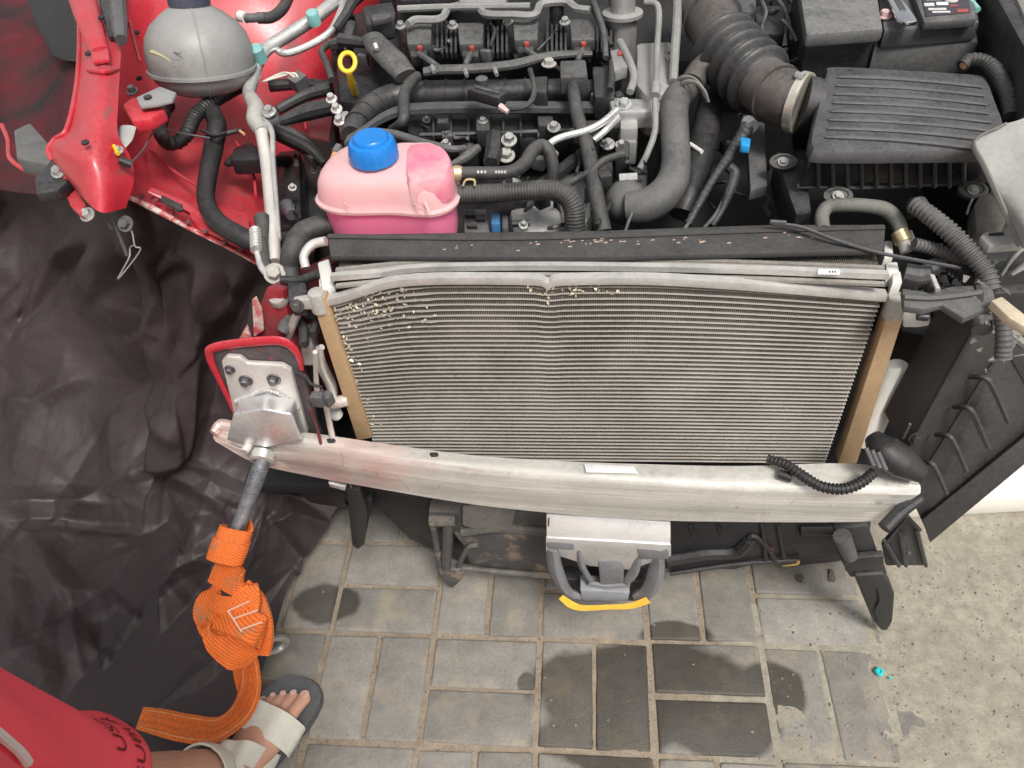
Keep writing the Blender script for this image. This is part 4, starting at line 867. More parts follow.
# ---- corrugated intake duct to the air box
DU = mat('duct_rubber', (.06, .05, .046), .5, dust=.55, dustcol=(.18, .165, .155), var=.2)
g = T([(706, -30, .90), (706, -5, .895), (712, 18, .885)], [28, 28, 27], seg=28); du = part('intake_duct', g, mat('duct_end', (.16, .155, .15), .6, dust=.5, dustcol=(.26, .25, .23)), car, label='fat corrugated black intake duct leading to the air box')
part('duct_band', T([(710, 10, .888), (713, 20, .885)], [29, 29], seg=28), BH, du)
part('duct_neck', T([(712, 20, .885), (718, 34, .88), (726, 46, .875)], [26, 25, 25], seg=28), DU, du)
P = catmull(PZ([(722, 44, .876), (735, 58, .872), (749, 72, .868), (763, 84, .865)]), 10); 
g = G(); L_ = [0]
for a_, b_ in zip(P, P[1:]): L_.append(L_[-1]+(b_-a_).length)
pr = []; nb = 5
rings = []
for i in range(81):
    t = L_[-1]*i/80; j = max(0, min(len(P)-2, next((q for q in range(len(L_)-1) if L_[q+1] >= t), len(P)-2)))
    p = P[j].lerp(P[j+1], (t-L_[j])/(L_[j+1]-L_[j])); tt = (P[min(j+2, len(P)-1)]-P[max(0, j-1)]).normalized()
    u = Vector((0, 0, 1)); u = (u-tt*u.dot(tt)).normalized(); w = tt.cross(u)
    r = mpp(p)*(31+4.5*math.cos(2*math.pi*i/80*nb+math.pi))
    rings.append([p+u*math.cos(q)*r+w*math.sin(q)*r for q in [2*math.pi*k_/32 for k_ in range(32)]])
g.loft(rings); part('bellows', g, mat('bellows_rubber', (.022, .022, .023), .42, dust=.5, dustcol=(.13, .127, .12)), du)
part('duct_end', T([(760, 82, .866), (772, 91, .862), (785, 98, .859), (800, 102, .857)], [27, 27, 27, 27], seg=28), DU, du)
part('duct_rib', T([(774, 92, .862), (777, 94, .862)], [29, 29], seg=28), DU, du)
part('band_clamp', T([(795, 101.5, .857), (803, 103.5, .857)], [29.5, 29.5], seg=32), mat('clamp_band', (.66, .62, .52), .35, metal=.7, dust=.25), du)
part('clamp_screw', T([(796, 75, .90), (804, 77, .90)], 4, seg=8), STEEL, du)
part('inlet_collar', T([(802, 103, .856), (818, 106, .852)], [27, 25], seg=28), BLK, du)
part('duct_fitting', T([(738, 30, .90), (743, 42, .89)], 3.6, seg=8), MATS['grey_cap'], du)
part('side_nozzle', T([(712, 62, .865), (700, 72, .855), (692, 84, .848)], [14, 13, 12], seg=18), DU, du)
# purge line with blue clip
g = T([(748, 124, .83), (742, 136, .825), (735, 146, .82), (728, 158, .815), (718, 172, .81), (708, 188, .80), (699, 204, .79), (688, 224, .775)], [7.5, 6.5, 5.5, 5, 4, 4, 4, 4], seg=12, corr=(.010, .06)); pl = part('purge_line', g, BLK, car)
part('purge_collar', T([(747, 122, .832), (752, 127, .832)], 7, seg=14), STEEL, pl)
part('blue_clip', G().slab([(740, 136), (751, 138), (750, 146), (741, 145)], .842, .012, .002), mat('clip_blue', (.02, .25, .55), .45), pl)
part('branch', T([(728, 166, .81), (734, 174, .80), (730, 190, .79), (722, 210, .78), (712, 226, .77)], [5, 6, 5, 3, 3], seg=10), BLK, pl)
for l in ([(706, 195, .79), (692, 218, .78), (684, 230, .775)], [(726, 195, .785), (716, 214, .778), (704, 228, .772)]): part('grey_line', T(l, 2, seg=8), GREY, pl)
g = G().slab([(746, 118), (765, 122), (768, 185), (750, 190)], .77, .02, .004); part('heat_shield', g, MGREY, car)

# ---- air filter box
AB = mat('airbox_plastic', (.042, .042, .045), .46, dust=.6, dustcol=(.16, .158, .155), var=.15)
zt = .875
lidp = [(826, 73), (833, 66), (900, 69), (978, 74), (988, 80), (996, 100), (1004, 122), (1004, 142), (994, 149), (900, 151), (822, 151), (812, 146), (811, 136), (818, 105)]
T0 = [A(x, y, z=zt) for x, y in lidp]
cL = sum(T0, Vector())/len(T0)
g = G(); rings = []
for sc, z in ((1.02, zt-.016), (1.02, zt-.012), (1.01, zt-.006), (.985, zt-.001), (.96, zt), (.5, zt+.002), (.01, zt+.002)):
    rings.append(smooth_ring(T0, sc, z, 5))
g.loft(rings); ab = part('air_filter_box', g, AB, car, label='dusty black air filter box with ribbed lid')
for i in range(8):
    t = i/7; y0 = 77+t*60; x0 = 838-t*13; x1 = 982+t*16 if t < .75 else 994-(t-.75)*60
    pts = []
    for q in range(9):
        s = q/8; x = x0+(x1-x0)*s; y = y0+(s**2)*(9+t*2)*.9+s*2; pts.append(A(x, y, z=zt+.0022))
    part('lid_rib', G().tube(pts, [.002]+[.0048]*7+[.002], seg=10, flat=.8, up=(0, 0, 1), n=4), AB, ab)
# lower housing with upright ribs
g = G().prism([A(x, y, z=zt-.014) for x, y in ((834, 80), (985, 84), (1000, 152), (814, 156))], (0, 0, 0), .004, top=[A(x, y, z=.80) for x, y in ((822, 110), (1010, 110), (1004, 184), (798, 188))]); part('box_lower_half', g, BLK2, ab)
for i in range(11):
    x = 817+i*14.6; part('box_rib', G().tube([A(x+1, 158, z=.858), A(x+1-.2*(i-5)*.4, 187, z=.803)], .0028, seg=6), AB, ab)
g = T([(797, 186, .80), (860, 187, .80), (930, 184, .80), (978, 182, .80)], 3.2, seg=8, flat=.7, up=(0, 0, 1)); part('flange', g, GREY, ab)
for x, y in ((783, 162), (838, 196), (973, 190)):
    cl = part('clip', G().lathe(A(x, y, z=.802), (0, -.5, 1), [(.013, -.004), (.013, .002), (.009, .004), (.008, .002)], 16, sx=1.5, xdir=(1, 0, 0)), GREY, ab); part('clip_screw', G().bolt(A(x, y, z=.805), (0, -.5, 1), .005, .004), MATS['grey_cap'], cl)
g = G().prism([A(x, y, z=.79) for x, y in ((776, 150), (806, 160), (812, 212), (796, 214), (784, 180))], (0, 0, -.06), .004); part('box_shoulder', g, BLK, ab)
g = T([(975, 194, .80), (970, 205, .79), (967, 214, .785)], 1.2, seg=6); part('frayed_strip', g, WHITE, ab)
# ---- battery, fuse box
g = G().slab([(796, -30), (874, -30), (884, 28), (806, 34)], .915, .022, .006); fb = part('fuse_box', g, mat('fuse_cover', (.09, .09, .09), .55, dust=.65, dustcol=(.27, .265, .25)), car, label='flat dusty fuse box cover beside the battery')
part('fuse_base', G().slab([(796, -20), (876, -20), (876, 36), (806, 42)], .89, .10, .004), BLK, fb)
for x in (838, 850, 864): part('fuse_tower', G().slab([(x-3, 38), (x+3, 38), (x+3, 56), (x-3, 56)], .86, .05, .002), MGREY, fb)
g = G().slab([(872, -30), (974, -30), (980, 22), (884, 30)], .905, .03, .005); bat = part('battery', g, mat('battery_case', (.045, .045, .048), .5, dust=.55, dustcol=(.26, .25, .235)), car, label='dark grey battery with a printed label')
part('battery_lid', G().slab([(904, -30), (972, -30), (977, 18), (924, 22)], .918, .014, .004), MATS['battery_case'], bat)
lb = part('label', G().slab([(918, -20), (966, -20), (971, 12), (926, 16)], .9196, .0012, .0003), mat('label_dark', (.05, .045, .055), .5), bat)
g = G()
for x0, x1, y0, y1 in ((924, 934, 3, 6), (936, 948, 2, 5), (928, 946, 8, 10), (932, 950, 11, 12.6), (926, 944, -2, 0)): g.slab([(x0, y0), (x1, y0-.3), (x1+.6, y1-.3), (x0+.6, y1)], .9202, .0004, 0)
part('print', g, mat('label_white', (.6, .6, .6), .6), lb)
g = G()
for x0, x1, y0, y1 in ((957, 968, 9, 12), (950, 958, 5, 6.4)): g.slab([(x0, y0), (x1, y0-.3), (x1+.4, y1-.3), (x0+.4, y1)], .9202, .0004, 0)
part('red_print', g, REDT, lb)
part('vent_plug', G().lathe(A(951, 0, z=.9205), (0, 0, 1), [(.010, 0), (.010, .003), (.001, .0032)], 20), WHITE, bat)
g = G().slab([(872, 30), (976, 24), (979, 41), (874, 48)], .875, .05, .004); part('battery_tray', g, MATS['fuse_cover'], bat)
part('teal_corner', T([(971, 2, .915), (978, 10, .912)], 3), TEAL, bat)
part('terminal', G().bolt(A(884, 17, z=.907), (0, 0, 1), .007, .008), mat('pinkish', (.6, .42, .42), .6), bat)
# right inner wing
g = G().prism([A(x, y, z=.93) for x, y in ((982, -30), (1000, -30), (1040, 50), (1040, 75))], (0, 0, -.35), .004); part('wing_panel', g, BLK, car)
g = G().prism([A(x, y, z=.935) for x, y in ((1004, -30), (1110, -30), (1110, 140), (1040, 52))], (0, 0, -.03), .006); part('wing_top', g, mat('wing_dusty', (.22, .215, .20), .65, dust=.5, dustcol=(.33, .31, .28)), car)
part('wing_sticker', G().prism([A(x, y, z=.80) for x, y in ((984, 28), (992, 32), (990, 43), (982, 39))], (.002, 0, 0), .0003), mat('sticker_grey', (.34, .34, .33), .6), car)
g = T([(962, 66, .885), (970, 60, .89), (984, 62, .89), (996, 72, .885), (1006, 92, .875), (1010, 116, .86)], [6, 7, 7.5, 7.5, 7.5, 7], seg=14, corr=(.006, .05)); lo = part('battery_loom', g, RUB, car)
part('copper_end', T([(963, 66, .886), (967, 63, .888)], 3.8, seg=10), mat('copper', (.6, .3, .18), .5), lo)
# small dark fill pieces behind the duct
for x, y, z, w, h, m in ((770, 20, .84, 16, 14, BLK), (765, 40, .80, 14, 12, BLK2), (745, 2, .86, 12, 10, MGREY), (780, 60, .78, 12, 10, BLK), (900, 52, .80, 30, 10, BLK)):
    part('small_block', G().slab([(x-w, y-h), (x+w, y-h*1.1), (x+w*.9, y+h), (x-w*.8, y+h*.9)], z, .06, .005), m, car)
for l in ([(758, -6, .88), (766, 12, .88), (762, 30, .86), (776, 48, .85)], [(772, -8, .88), (786, 12, .87), (792, 40, .86)], [(782, 20, .87), (790, 28, .87), (797, 42, .86)]): part('wire', T(l, 1.8, seg=6), GREY, car)

# ---- right front corner: bent light panel, conduits, bumper bracket
g = net([RN(((1060, 100, .92), (1024, 118, .92), (1000, 126, .915), (974, 142, .905))), RN(((1080, 170, .90), (1040, 165, .905), (1014, 165, .90), (986, 170, .895))), RN(((1090, 230, .88), (1050, 225, .88), (1026, 225, .875), (1006, 215, .865))), RN(((1090, 270, .86), (1060, 262, .855), (1040, 256, .85), (1022, 248, .845)))], 6, .003)
cp = part('corner_panel', g, LGREY, car, label='bent light grey sheet panel at the front corner')
g = G().tube(RN(((1005, 124, .917), (999, 127, .917), (974, 142, .907), (986, 170, .897), (1006, 215, .867), (1020, 246, .846))), .0035, seg=8, flat=.5); part('folded_edge', g, mat('edge_grey', (.18, .175, .165), .6, dust=.4), cp)
g = G().slab([(983, 188), (1006, 205), (1006, 222), (992, 234), (976, 232), (974, 205)], .80, .03, .003); part('torn_mount', g, mat('brown_dust', (.13, .12, .10), .8, dust=.6, dustcol=(.24, .22, .19), var=.3), car)
g = G().slab([(980, 236), (985, 231), (1004, 230), (1012, 219), (1028, 238), (1024, 243), (990, 246)], .83, .012, .003); tb2 = part('grey_tab', g, mat('tab_grey', (.36, .36, .35), .6, dust=.4, dustcol=(.42, .40, .37)), car)
part('tab_slot', G().slab([(989, 233), (1004, 232), (1004, 234.5), (989, 235)], .8315, .002, .0003), DARK, tb2)
g = T([(1030, 240, .80), (1012, 258, .79), (1000, 276, .775)], [7, 5, 4], flat=.5); part('bright_brace', g, LGREY, car)
g = T([(1030, 262, .79), (1010, 275, .78)], [9, 4], flat=.5); part('bright_brace', g, MATS['tab_grey'], car)
g = G().slab([(991, 300), (1002, 296), (1030, 318), (1030, 330), (1010, 318)], .80, .012, .002); part('tan_strip', g, mat('beige_strip', (.52, .44, .32), .7, dust=.3, dustcol=(.5, .45, .36)), car)
# U hose and conduits
g = T([(823, 230, .80), (822, 216, .805), (828, 207, .81), (845, 205, .815), (868, 206, .815), (886, 210, .81), (897, 221, .80), (903, 238, .79)], [7, 7, 7, 7, 7, 7.5, 7.5, 7], seg=14, n=8); uh = part('bypass_hose', g, mat('olive_hose', (.11, .11, .10), .6, dust=.5, dustcol=(.25, .24, .21)), car, label='bent dusty hose looping over the radiator corner')
part('hose_clamp', T([(899, 232, .795), (904, 242, .788)], 8.5, seg=16), MATS['gold_zinc'], uh)
part('clamp_ear', T([(910, 232, .79), (913, 240, .79)], 2.4), WHITE, uh)
part('hose_nipple', T([(903, 240, .789), (907, 252, .78)], 6), MATS['grey_cap'], uh)
CON = mat('conduit', (.075, .075, .074), .6, dust=.55, dustcol=(.24, .23, .21))
g = T([(914, 205, .83), (925, 212, .83), (945, 228, .825), (965, 247, .815), (985, 270, .80), (992, 290, .785)], [8, 8.5, 9, 9, 9, 8], seg=14, corr=(.0062, .10)); part('corrugated_conduit', g, CON, car, label='thick dusty corrugated conduit at the front corner')
g = T([(908, 212, .80), (915, 206, .82), (922, 203, .83)], [7, 9, 7]); part('conduit_mouth', g, BLK, car)
g = T([(914, 244, .80), (930, 248, .795), (948, 254, .79), (968, 264, .78), (982, 276, .775)], [6, 6, 6, 6, 6], seg=12, corr=(.0052, .12)); part('corrugated_conduit', g, CON, car)
g = T([(950, 262, .775), (966, 274, .77), (984, 290, .76)], 9, seg=12, corr=(.006, .08)); part('corrugated_conduit', g, RUBD, car)
for l, r, m in (([(905, 272, .77), (920, 275, .77), (932, 274, .775)], [9, 10, 8], MGREY), ([(918, 280, .76), (932, 268, .77), (944, 262, .775)], [6, 9, 7], MGREY), ([(930, 285, .75), (940, 290, .75), (946, 300, .745)], 4, BLK), ([(978, 300, .75), (982, 330, .74)], [12, 10], GREY), ([(986, 262, .79), (982, 285, .785), (985, 302, .78), (978, 312, .77)], [6, 8, 9, 6], GREY)):
    part('bracket_piece', T(l, r, seg=10), m, car)
# tangled torn plastic at the corner
g = G()
for _ in range(46):
    x = random.gauss(984, 9); y = random.gauss(292, 18); z = .79-.0006*(y-270)+random.uniform(-.01, .012); s = random.uniform(3, 9)
    a = random.random()*6.3; p = A(x, y, z=z); q = A(x+math.cos(a)*s, y+math.sin(a)*s, z=z+random.uniform(-.006, .006)); w = (q-p).cross(Vector((random.uniform(-1, 1), random.uniform(-1, 1), 1))).normalized()*random.uniform(.001, .004)
    g.prism([p-w, p+w, q+w*.4, q-w*.4], (0, 0, -.0012), 0)
part('torn_plastic', g, mat('torn_grey', (.20, .195, .18), .7, dust=.6, dustcol=(.33, .31, .27), var=.4, scale=60), car, kind='stuff')
# black bumper bracket, three planes
BB = mat('bumper_bracket', (.028, .027, .027), .5, dust=.6, dustcol=(.115, .11, .104), var=.2, scale=14, bump=.2)
def plate(a0, a1, b0, b1, th=.004, n=1):
    """flat plate between two edges (px, py, Y) with thickness"""
    a0, a1, b0, b1 = [A(q[0], q[1], Y=q[2]) for q in (a0, a1, b0, b1)]
    nn_ = (b0-a0).cross(a1-a0).normalized(); nn_ = nn_ if nn_.y > 0 else -nn_
    return G().prism([a0, b0, b1, a1], nn_*th, .001)
g = plate((941, 301, .835), (884, 412, .805), (980, 318, .785), (905, 452, .752))
bb = part('bumper_bracket', g, BB, car, label='long scuffed black bumper bracket hanging off the front corner')
part('bracket_face', plate((981, 317, .783), (906, 453, .750), (1002, 346, .80), (908, 494, .768)), BB, bb)
part('bracket_pocket', plate((1003, 345, .80), (909, 493, .766), (1046, 424, .775), (924, 526, .728)), BB, bb)
part('bracket_top', plate((1003, 344, .798), (1040, 335, .80), (1046, 422, .775), (1070, 405, .78)), BB, bb)
part('bracket_edge', plate((1060, 408, .772), (922, 520, .724), (1066, 430, .755), (930, 543, .712), .012), BB, bb)
for i, (x, y) in enumerate(((990, 378), (972, 408), (952, 436), (934, 463))):
    s = 1-.1*i; y0 = .772-.012*i
    pts = [A(x-20*s, y-1, Y=y0+.014), A(x-5*s, y, Y=y0-.002), A(x+3*s, y+10*s, Y=y0-.008), A(x+18*s, y+44*s, Y=y0-.022)]
    part('stiffening_rib', G().tube(pts, [.0035, .0042, .0042, .0035], seg=6, n=5), BB, bb)
part('bolt', G().bolt(A(915, 438, Y=.752), (0, -1, .3), .006, .006), BLK, bb)
g = G().tube([A(903, 438, Y=.752), A(910, 424, Y=.75)], .002, seg=6); part('staple', g, MGREY, bb)
g = T([(872, 436, .560), (884, 450, .555), (902, 462, .545), (922, 474, .535)], [10, 21, 21, 12], seg=20, flat=.8); part('rubber_boot', g, mat('boot', (.014, .014, .015), .45, dust=.3, dustcol=(.10, .095, .09)), car)
for i in range(3): part('boot_rib', T([(866+i*6, 448+i*2, .575), (874+i*6, 466+i*2, .56)], 2.4, seg=8), MGREY, car)
# loom lying over the beam
g = T([(768, 459, .53), (785, 464, .535), (800, 474, .535), (820, 486, .53), (842, 489, .53), (860, 483, .535), (874, 472, .54)], [4.5, 5, 5.5, 5.5, 5.5, 5.5, 5], seg=12, corr=(.0055, .10)); lm = part('loom', g, RUBD, car, label='short corrugated loom drooping over the bumper beam')
part('loom_grommet', T([(779, 474, .522), (792, 478, .522)], [5, 5]), BLK2, lm)
g = G().slab([(902, 288), (930, 292), (952, 286), (986, 284), (992, 306), (964, 318), (942, 304), (924, 309), (904, 306)], .785, .010, .002); sp3 = part('corner_plate', g, mat('corner_plate', (.07, .07, .068), .6, dust=.7, dustcol=(.19, .182, .168)), car)
part('plate_lug', T([(932, 276, .80), (938, 290, .795)], [4, 4], flat=.6), MATS['tab_grey'], sp3)
part('plate_ridge', G().tube([A(904, 297, z=.788), A(935, 298, z=.788), A(985, 292, z=.788)], .004, seg=6), MATS['corner_plate'], sp3)
# lattice behind the bracket
for l in ([(968, 345), (1000, 325)], [(1000, 325), (1026, 345)], [(975, 360), (1026, 352)], [(1000, 362), (1018, 332)], [(985, 372), (975, 345)]):
    part('lattice_bar', G().tube([A(x, y, Y=.80) for x, y in l], .006, seg=6), mat('torn_grey', (.2, .2, .2), .7), bb)
part('pale_hose', T([(1003, 318, .76), (1004, 340, .74), (1003, 358, .72)], 8, seg=12, corr=(.006, .06)), CON, bb)
g = G().wall([(930, 296), (1080, 290), (1080, 430), (950, 430)], .87, .02, .004); part('backing_panel', g, BB, bb)
# ---- things hanging under the beam
MUD = mat('muddy_plastic', (.06, .06, .062), .7, dust=.75, dustcol=(.24, .215, .18), var=.3, scale=25, col2=(.22, .17, .12), c2scale=20, c2thr=.58, c2w=.05)
Yu = .80
g = G()
g.wall([(362, 490), (440, 500), (470, 560), (440, 545), (420, 537), (395, 525), (372, 505)], Yu+.03, .02, .004); part('air_guide', g, BLK2, car)
g = G().wall([(428, 512), (560, 515), (562, 575), (505, 572), (470, 566), (462, 545), (450, 530), (430, 528)], Yu, .03, .005); lc = part('lower_crossmember', g, MUD, car, label='muddy black lower crossmember under the beam')
for l, r in (([(430, 520), (456, 520)], .012), ([(448, 522), (446, 568)], .010), ([(462, 532), (500, 528), (556, 533)], .009), ([(458, 566), (468, 548), (478, 545)], .005), ([(462, 568), (500, 572), (556, 576)], .006), ([(432, 520), (440, 566)], .006)):
    part('ridge', G().tube([A(x, y, Y=Yu-.006) for x, y in l], r, seg=8), MUD, lc)
part('pointed_tab', G().wall([(438, 570), (466, 570), (462, 580), (452, 589), (444, 582)], Yu-.01, .01, .003), MUD, lc)
part('mud_patch', G().wall([(462, 508), (500, 504), (516, 512), (512, 528), (480, 532), (462, 526)], Yu-.012, .008, .004), mat('dried_mud', (.17, .165, .15), .8, var=.3, scale=50, bump=.5), lc)
g = G().wall([(668, 520), (860, 522), (866, 548), (830, 556), (760, 560), (690, 574), (668, 575)], Yu, .04, .006); rc = part('lower_crossmember', g, BLK, car, label='dusty black lower crossmember half with raised ribs')
for l, r in (([(668, 560), (705, 554), (735, 552), (750, 540)], .012), ([(740, 552), (752, 536), (768, 548), (775, 560)], .005), ([(762, 524), (766, 560)], .004), ([(778, 524), (784, 558)], .004), ([(690, 526), (694, 536)], .002), ([(718, 526), (722, 536)], .002), ([(670, 574), (740, 564), (800, 560)], .004), ([(800, 530), (850, 530), (866, 527)], .010)):
    part('ridge', G().tube([A(x, y, Y=Yu-.004) for x, y in l], r, seg=8), BLK, rc)
part('red_spot', G().wall([(769, 549), (773, 548), (774, 552), (770, 552)], Yu-.003, .002, .0003), mat('red_spot', (.35, .03, .05), .6), rc)
part('leaf_scrap', T([(782, 566, .22), (796, 564, .22), (798, 561, .22)], [1.5, 3, 2], flat=.3), mat('leaf_brown', (.42, .25, .08), .7), rc)
g = G().wall([(378, 492), (470, 505), (560, 512), (680, 518), (872, 518), (868, 556), (838, 562), (800, 566), (764, 562), (728, 572), (690, 580), (640, 586), (560, 588), (520, 584), (480, 578), (462, 564), (438, 552), (410, 540), (392, 522)], .865, .02, .004); part('air_dam', g, mat('air_dam', (.030, .029, .028), .6, dust=.5, dustcol=(.13, .118, .10), up=.3, var=.35, scale=26), car, label='ragged dirty black undertray behind the crossmember')
# left hook tab
g = G().wall([(346, 490), (360, 490), (368, 512), (364, 545), (358, 550), (352, 546)], .79, .02, .003); part('hook_tab', g, BLK, car)
part('hook_tab', G().wall([(362, 500), (372, 500), (366, 535), (362, 540)], .80, .02, .002), BLK2, car)
part('pale_tab', G().wall([(328, 483), (346, 487), (345, 491), (330, 487)], .745, .01, .001), ALUP, beam)
# grey holder under the tow bracket
HG = mat('holder_grey', (.17, .175, .185), .5, dust=.5, dustcol=(.27, .255, .23))
Yh = .705
for l, r in (([(552, 547), (556, 570), (566, 590), (580, 596)], [.012, .016, .014, .010]), ([(578, 548), (582, 566), (590, 580)], [.006, .008, .007]), ([(658, 555), (656, 572), (648, 590), (636, 598)], [.012, .016, .014, .010]), ([(638, 552), (634, 570), (626, 582)], [.010, .010, .007]), ([(588, 582), (606, 585), (630, 584)], [.007, .008, .007])):
    hh = part('holder_arm', G().tube([A(x, y, Y=Yh) for x, y in l], r, seg=8, flat=.7), HG, beam)
part('holder_top', G().wall([(546, 541), (574, 543), (574, 551), (547, 549)], Yh-.012, .03, .003), HG, beam)
part('holder_top', G().wall([(636, 549), (668, 549), (669, 560), (640, 560)], Yh-.012, .03, .003), HG, beam)
part('holder_core', G().wall([(598, 562), (620, 560), (624, 566), (624, 584), (600, 586)], Yh-.004, .03, .004), HG, beam)
part('holder_base', G().wall([(580, 590), (630, 593), (628, 602), (582, 601)], Yh-.008, .03, .003), mat('holder_pale', (.26, .275, .30), .5, dust=.4), beam)
part('holder_dark', G().wall([(562, 580), (650, 582), (640, 602), (574, 600)], Yh+.025, .03, .004), BLK2, beam)
P = [A(x, y, Y=Yh-.02) for x, y in ((561, 597), (572, 605), (584, 608), (610, 607), (630, 606), (648, 600))]
part('yellow_tape', G().ribbon(P, [(0, .3, 1)]*6, [.010, .014, .012, .010, .012, .014], .002), TAPE, beam, label='strip of orange yellow tape along the holder')
part('yellow_wire', T([(627, 555, .28), (628, 563, .27)], 3.5), YEL, beam)
# dangling shell bracket on the right and its long paddle
PD = mat('paddle_black', (.022, .022, .023), .5, dust=.4, dustcol=(.12, .115, .105))
Yp = .74
g = G().wall([(834, 530), (868, 526), (880, 560), (888, 576), (850, 578), (838, 556)], Yp, .02, .004); pd = part('hanging_bracket', g, PD, car, label='black plastic bracket dangling toward the sand')
part('motor', G().tube([A(842, 536, Y=Yp-.014), A(850, 556, Y=Yp-.014)], [.014, .012], seg=12), MGREY, pd)
part('bridge', G().wall([(842, 560), (884, 556), (884, 570), (846, 572)], Yp-.014, .012, .002), BLK, pd)
g = G().prism([A(x, y, Y=Yp-.01) for x, y in ((854, 576), (884, 574), (890, 582), (895, 596), (893, 622), (888, 631), (881, 631), (873, 622))], (0, .014, 0), .005, 3); part('paddle', g, PD, pd)
g = G().tube([A(x, y, Y=Yp-.013) for x, y in ((879, 590), (880, 600), (876, 610), (880, 622))], .002, seg=6); part('paddle_ridge', g, BLK, pd)
g = G().wall([(882, 545), (908, 516), (917, 526), (928, 566), (886, 566)], .76, .008, .003); fn = part('fan_bracket', g, GREY, car, label='small grey ribbed bracket beside the beam end')
for l in ([(884, 540), (899, 566)], [(900, 532), (906, 566)], [(917, 530), (926, 566)], [(908, 516), (884, 545)], [(908, 518), (920, 530)]): part('fin', G().tube([A(x, y, Y=.755) for x, y in l], .0035, seg=5), GREY, fn)
part('screw', G().bolt(A(908, 552, Y=.758), (0, -1, .2), .004, .004), DSTEEL, fn)
g = T([(884, 528, .47), (900, 512, .48), (920, 498, .49)], [7, 7, 6], seg=10); part('end_strap', g, BLK2, car)

# ---- white painted board lying beyond the bracket, teal scrap, leaf
WB_ = mat('white_board', (.74, .72, .64), .7, var=.06, bump=.1)
g = G().slab([(880, 505), (1120, 492), (1120, 400), (960, 440)], .06, .055, .006); tag(part('white_board', g, WB_), 'plain cream white board lying on the sand behind the black bracket', 'board')
g = G(); p = A(879, 672, z=.006)
rings = []
for r, h in ((.0075, 0), (.008, .002), (.0065, .0045), (.004, .005), (.003, .002)):
    rings.append([p+Vector((math.cos(t)*r*(1+.12*math.sin(5*t)), math.sin(t)*r*(1+.15*math.cos(4*t)), h)) for t in [2*math.pi*i/20 for i in range(20)]])
g.loft(rings); tag(part('plastic_scrap', g, mat('turquoise', (.02, .50, .50), .45, var=.15)), 'tiny turquoise plastic ring lying on the sand', 'plastic scrap')
g = G(); p = A(890, 678, z=.006); g.lathe(p, (0, 0, 1), [(.0026, 0), (.0022, .002), (.0005, .0024)], 8); tag(part('plastic_crumb', g, MATS['turquoise']), 'turquoise crumb beside the turquoise plastic ring', 'plastic scrap')
for i, (x, y, r, lab) in enumerate(((800, 578, .012, 'dark brown dead leaf scrap on the paving below the crossmember'), (832, 576, .014, 'brown curled leaf scrap on the paving beside the black paddle'))):
    g = G(); p = A(x, y, z=.005); a0 = i*1.2; pts = []
    for k in range(10):
        t = 2*math.pi*k/10; rr = r*(.55+.45*abs(math.cos(t)))*(1+.2*math.sin(3*t+i)); pts.append(p+Vector((rr*math.cos(t+a0)*.6, rr*math.sin(t+a0)*1.1, .002*math.sin(2*t))))
    g.prism(pts, (0, 0, -.0015), 0); tag(part('dead_leaf', g, mat('dead_leaf', (.10, .075, .055), .8, var=.4, scale=70)), lab, 'leaf')
# ---- wrench on the battery
g = G(); zw = .925
a_, b_ = A(908, 19, z=zw), A(880, -30, z=zw)
d = (b_-a_).normalized(); w = Vector((-d.y, d.x, 0))
g.prism([a_-w*.012+d*-.006, a_+w*.004+d*-.010, a_+w*.014+d*.004, a_+w*.012+d*.03, b_+w*.009, b_-w*.009, a_-w*.012+d*.03], (0, 0, -.007), .002); sp = part('spanner', g, CHROME); tag(sp, 'shiny chrome spanner lying on the battery top', 'spanner')
part('grip_recess', G().prism([a_+d*.03-w*.004, a_+d*.03+w*.004, b_+w*.004, b_-w*.004], (0, 0, .0012), 0), DSTEEL, sp)

# ================================================================== black plastic sheet
SH = mat('black_sheet', (.032, .021, .022), .46, var=.25, scale=6, bump=.0, bscale=900, dust=.28, dustcol=(.075, .058, .058), up=.3, spec=.45)
def crumple(m):
    N = m.node_tree.nodes; L = m.node_tree.links; b = bsdf(m); geo = [n for n in N if n.type == 'NEW_GEOMETRY'][0]
    dn = N.new('ShaderNodeTexNoise'); dn.inputs['Scale'].default_value = 5; dn.inputs['Detail'].default_value = 2; L.new(geo.outputs['Position'], dn.inputs['Vector'])
    prev = None
    for rot, sc, vs_, dist in (((1.0, .2, -.6), (1., .40, 1.), 13., .0045), ((.1, .9, .3), (1., .6, 1.), 34., .0010)):
        mp = N.new('ShaderNodeMapping'); mp.inputs['Rotation'].default_value = rot; mp.inputs['Scale'].default_value = sc
        ad_ = N.new('ShaderNodeVectorMath'); ad_.operation = 'MULTIPLY_ADD'; L.new(dn.outputs['Color'], ad_.inputs[0]); ad_.inputs[1].default_value = (.06, .06, .06); L.new(geo.outputs['Position'], ad_.inputs[2])
        L.new(ad_.outputs[0], mp.inputs[0])
        v = N.new('ShaderNodeTexVoronoi'); v.feature = 'F1'; v.distance = 'CHEBYCHEV'; v.inputs['Scale'].default_value = vs_; L.new(mp.outputs[0], v.inputs['Vector'])
        bp = N.new('ShaderNodeBump'); bp.inputs['Strength'].default_value = .75; bp.inputs['Distance'].default_value = dist; L.new(v.outputs['Distance'], bp.inputs['Height'])
        if prev is not None: L.new(prev, bp.inputs['Normal'])
        prev = bp.outputs[0]
    L.new(prev, b.inputs['Normal'])
crumple(SH)
nv = 300; nu = 300
FOLD = []   # (polyline in picture units, half width, height)
def fold(l, w, h): FOLD.append(([Vector((a, b)) for a, b in l], w, h))
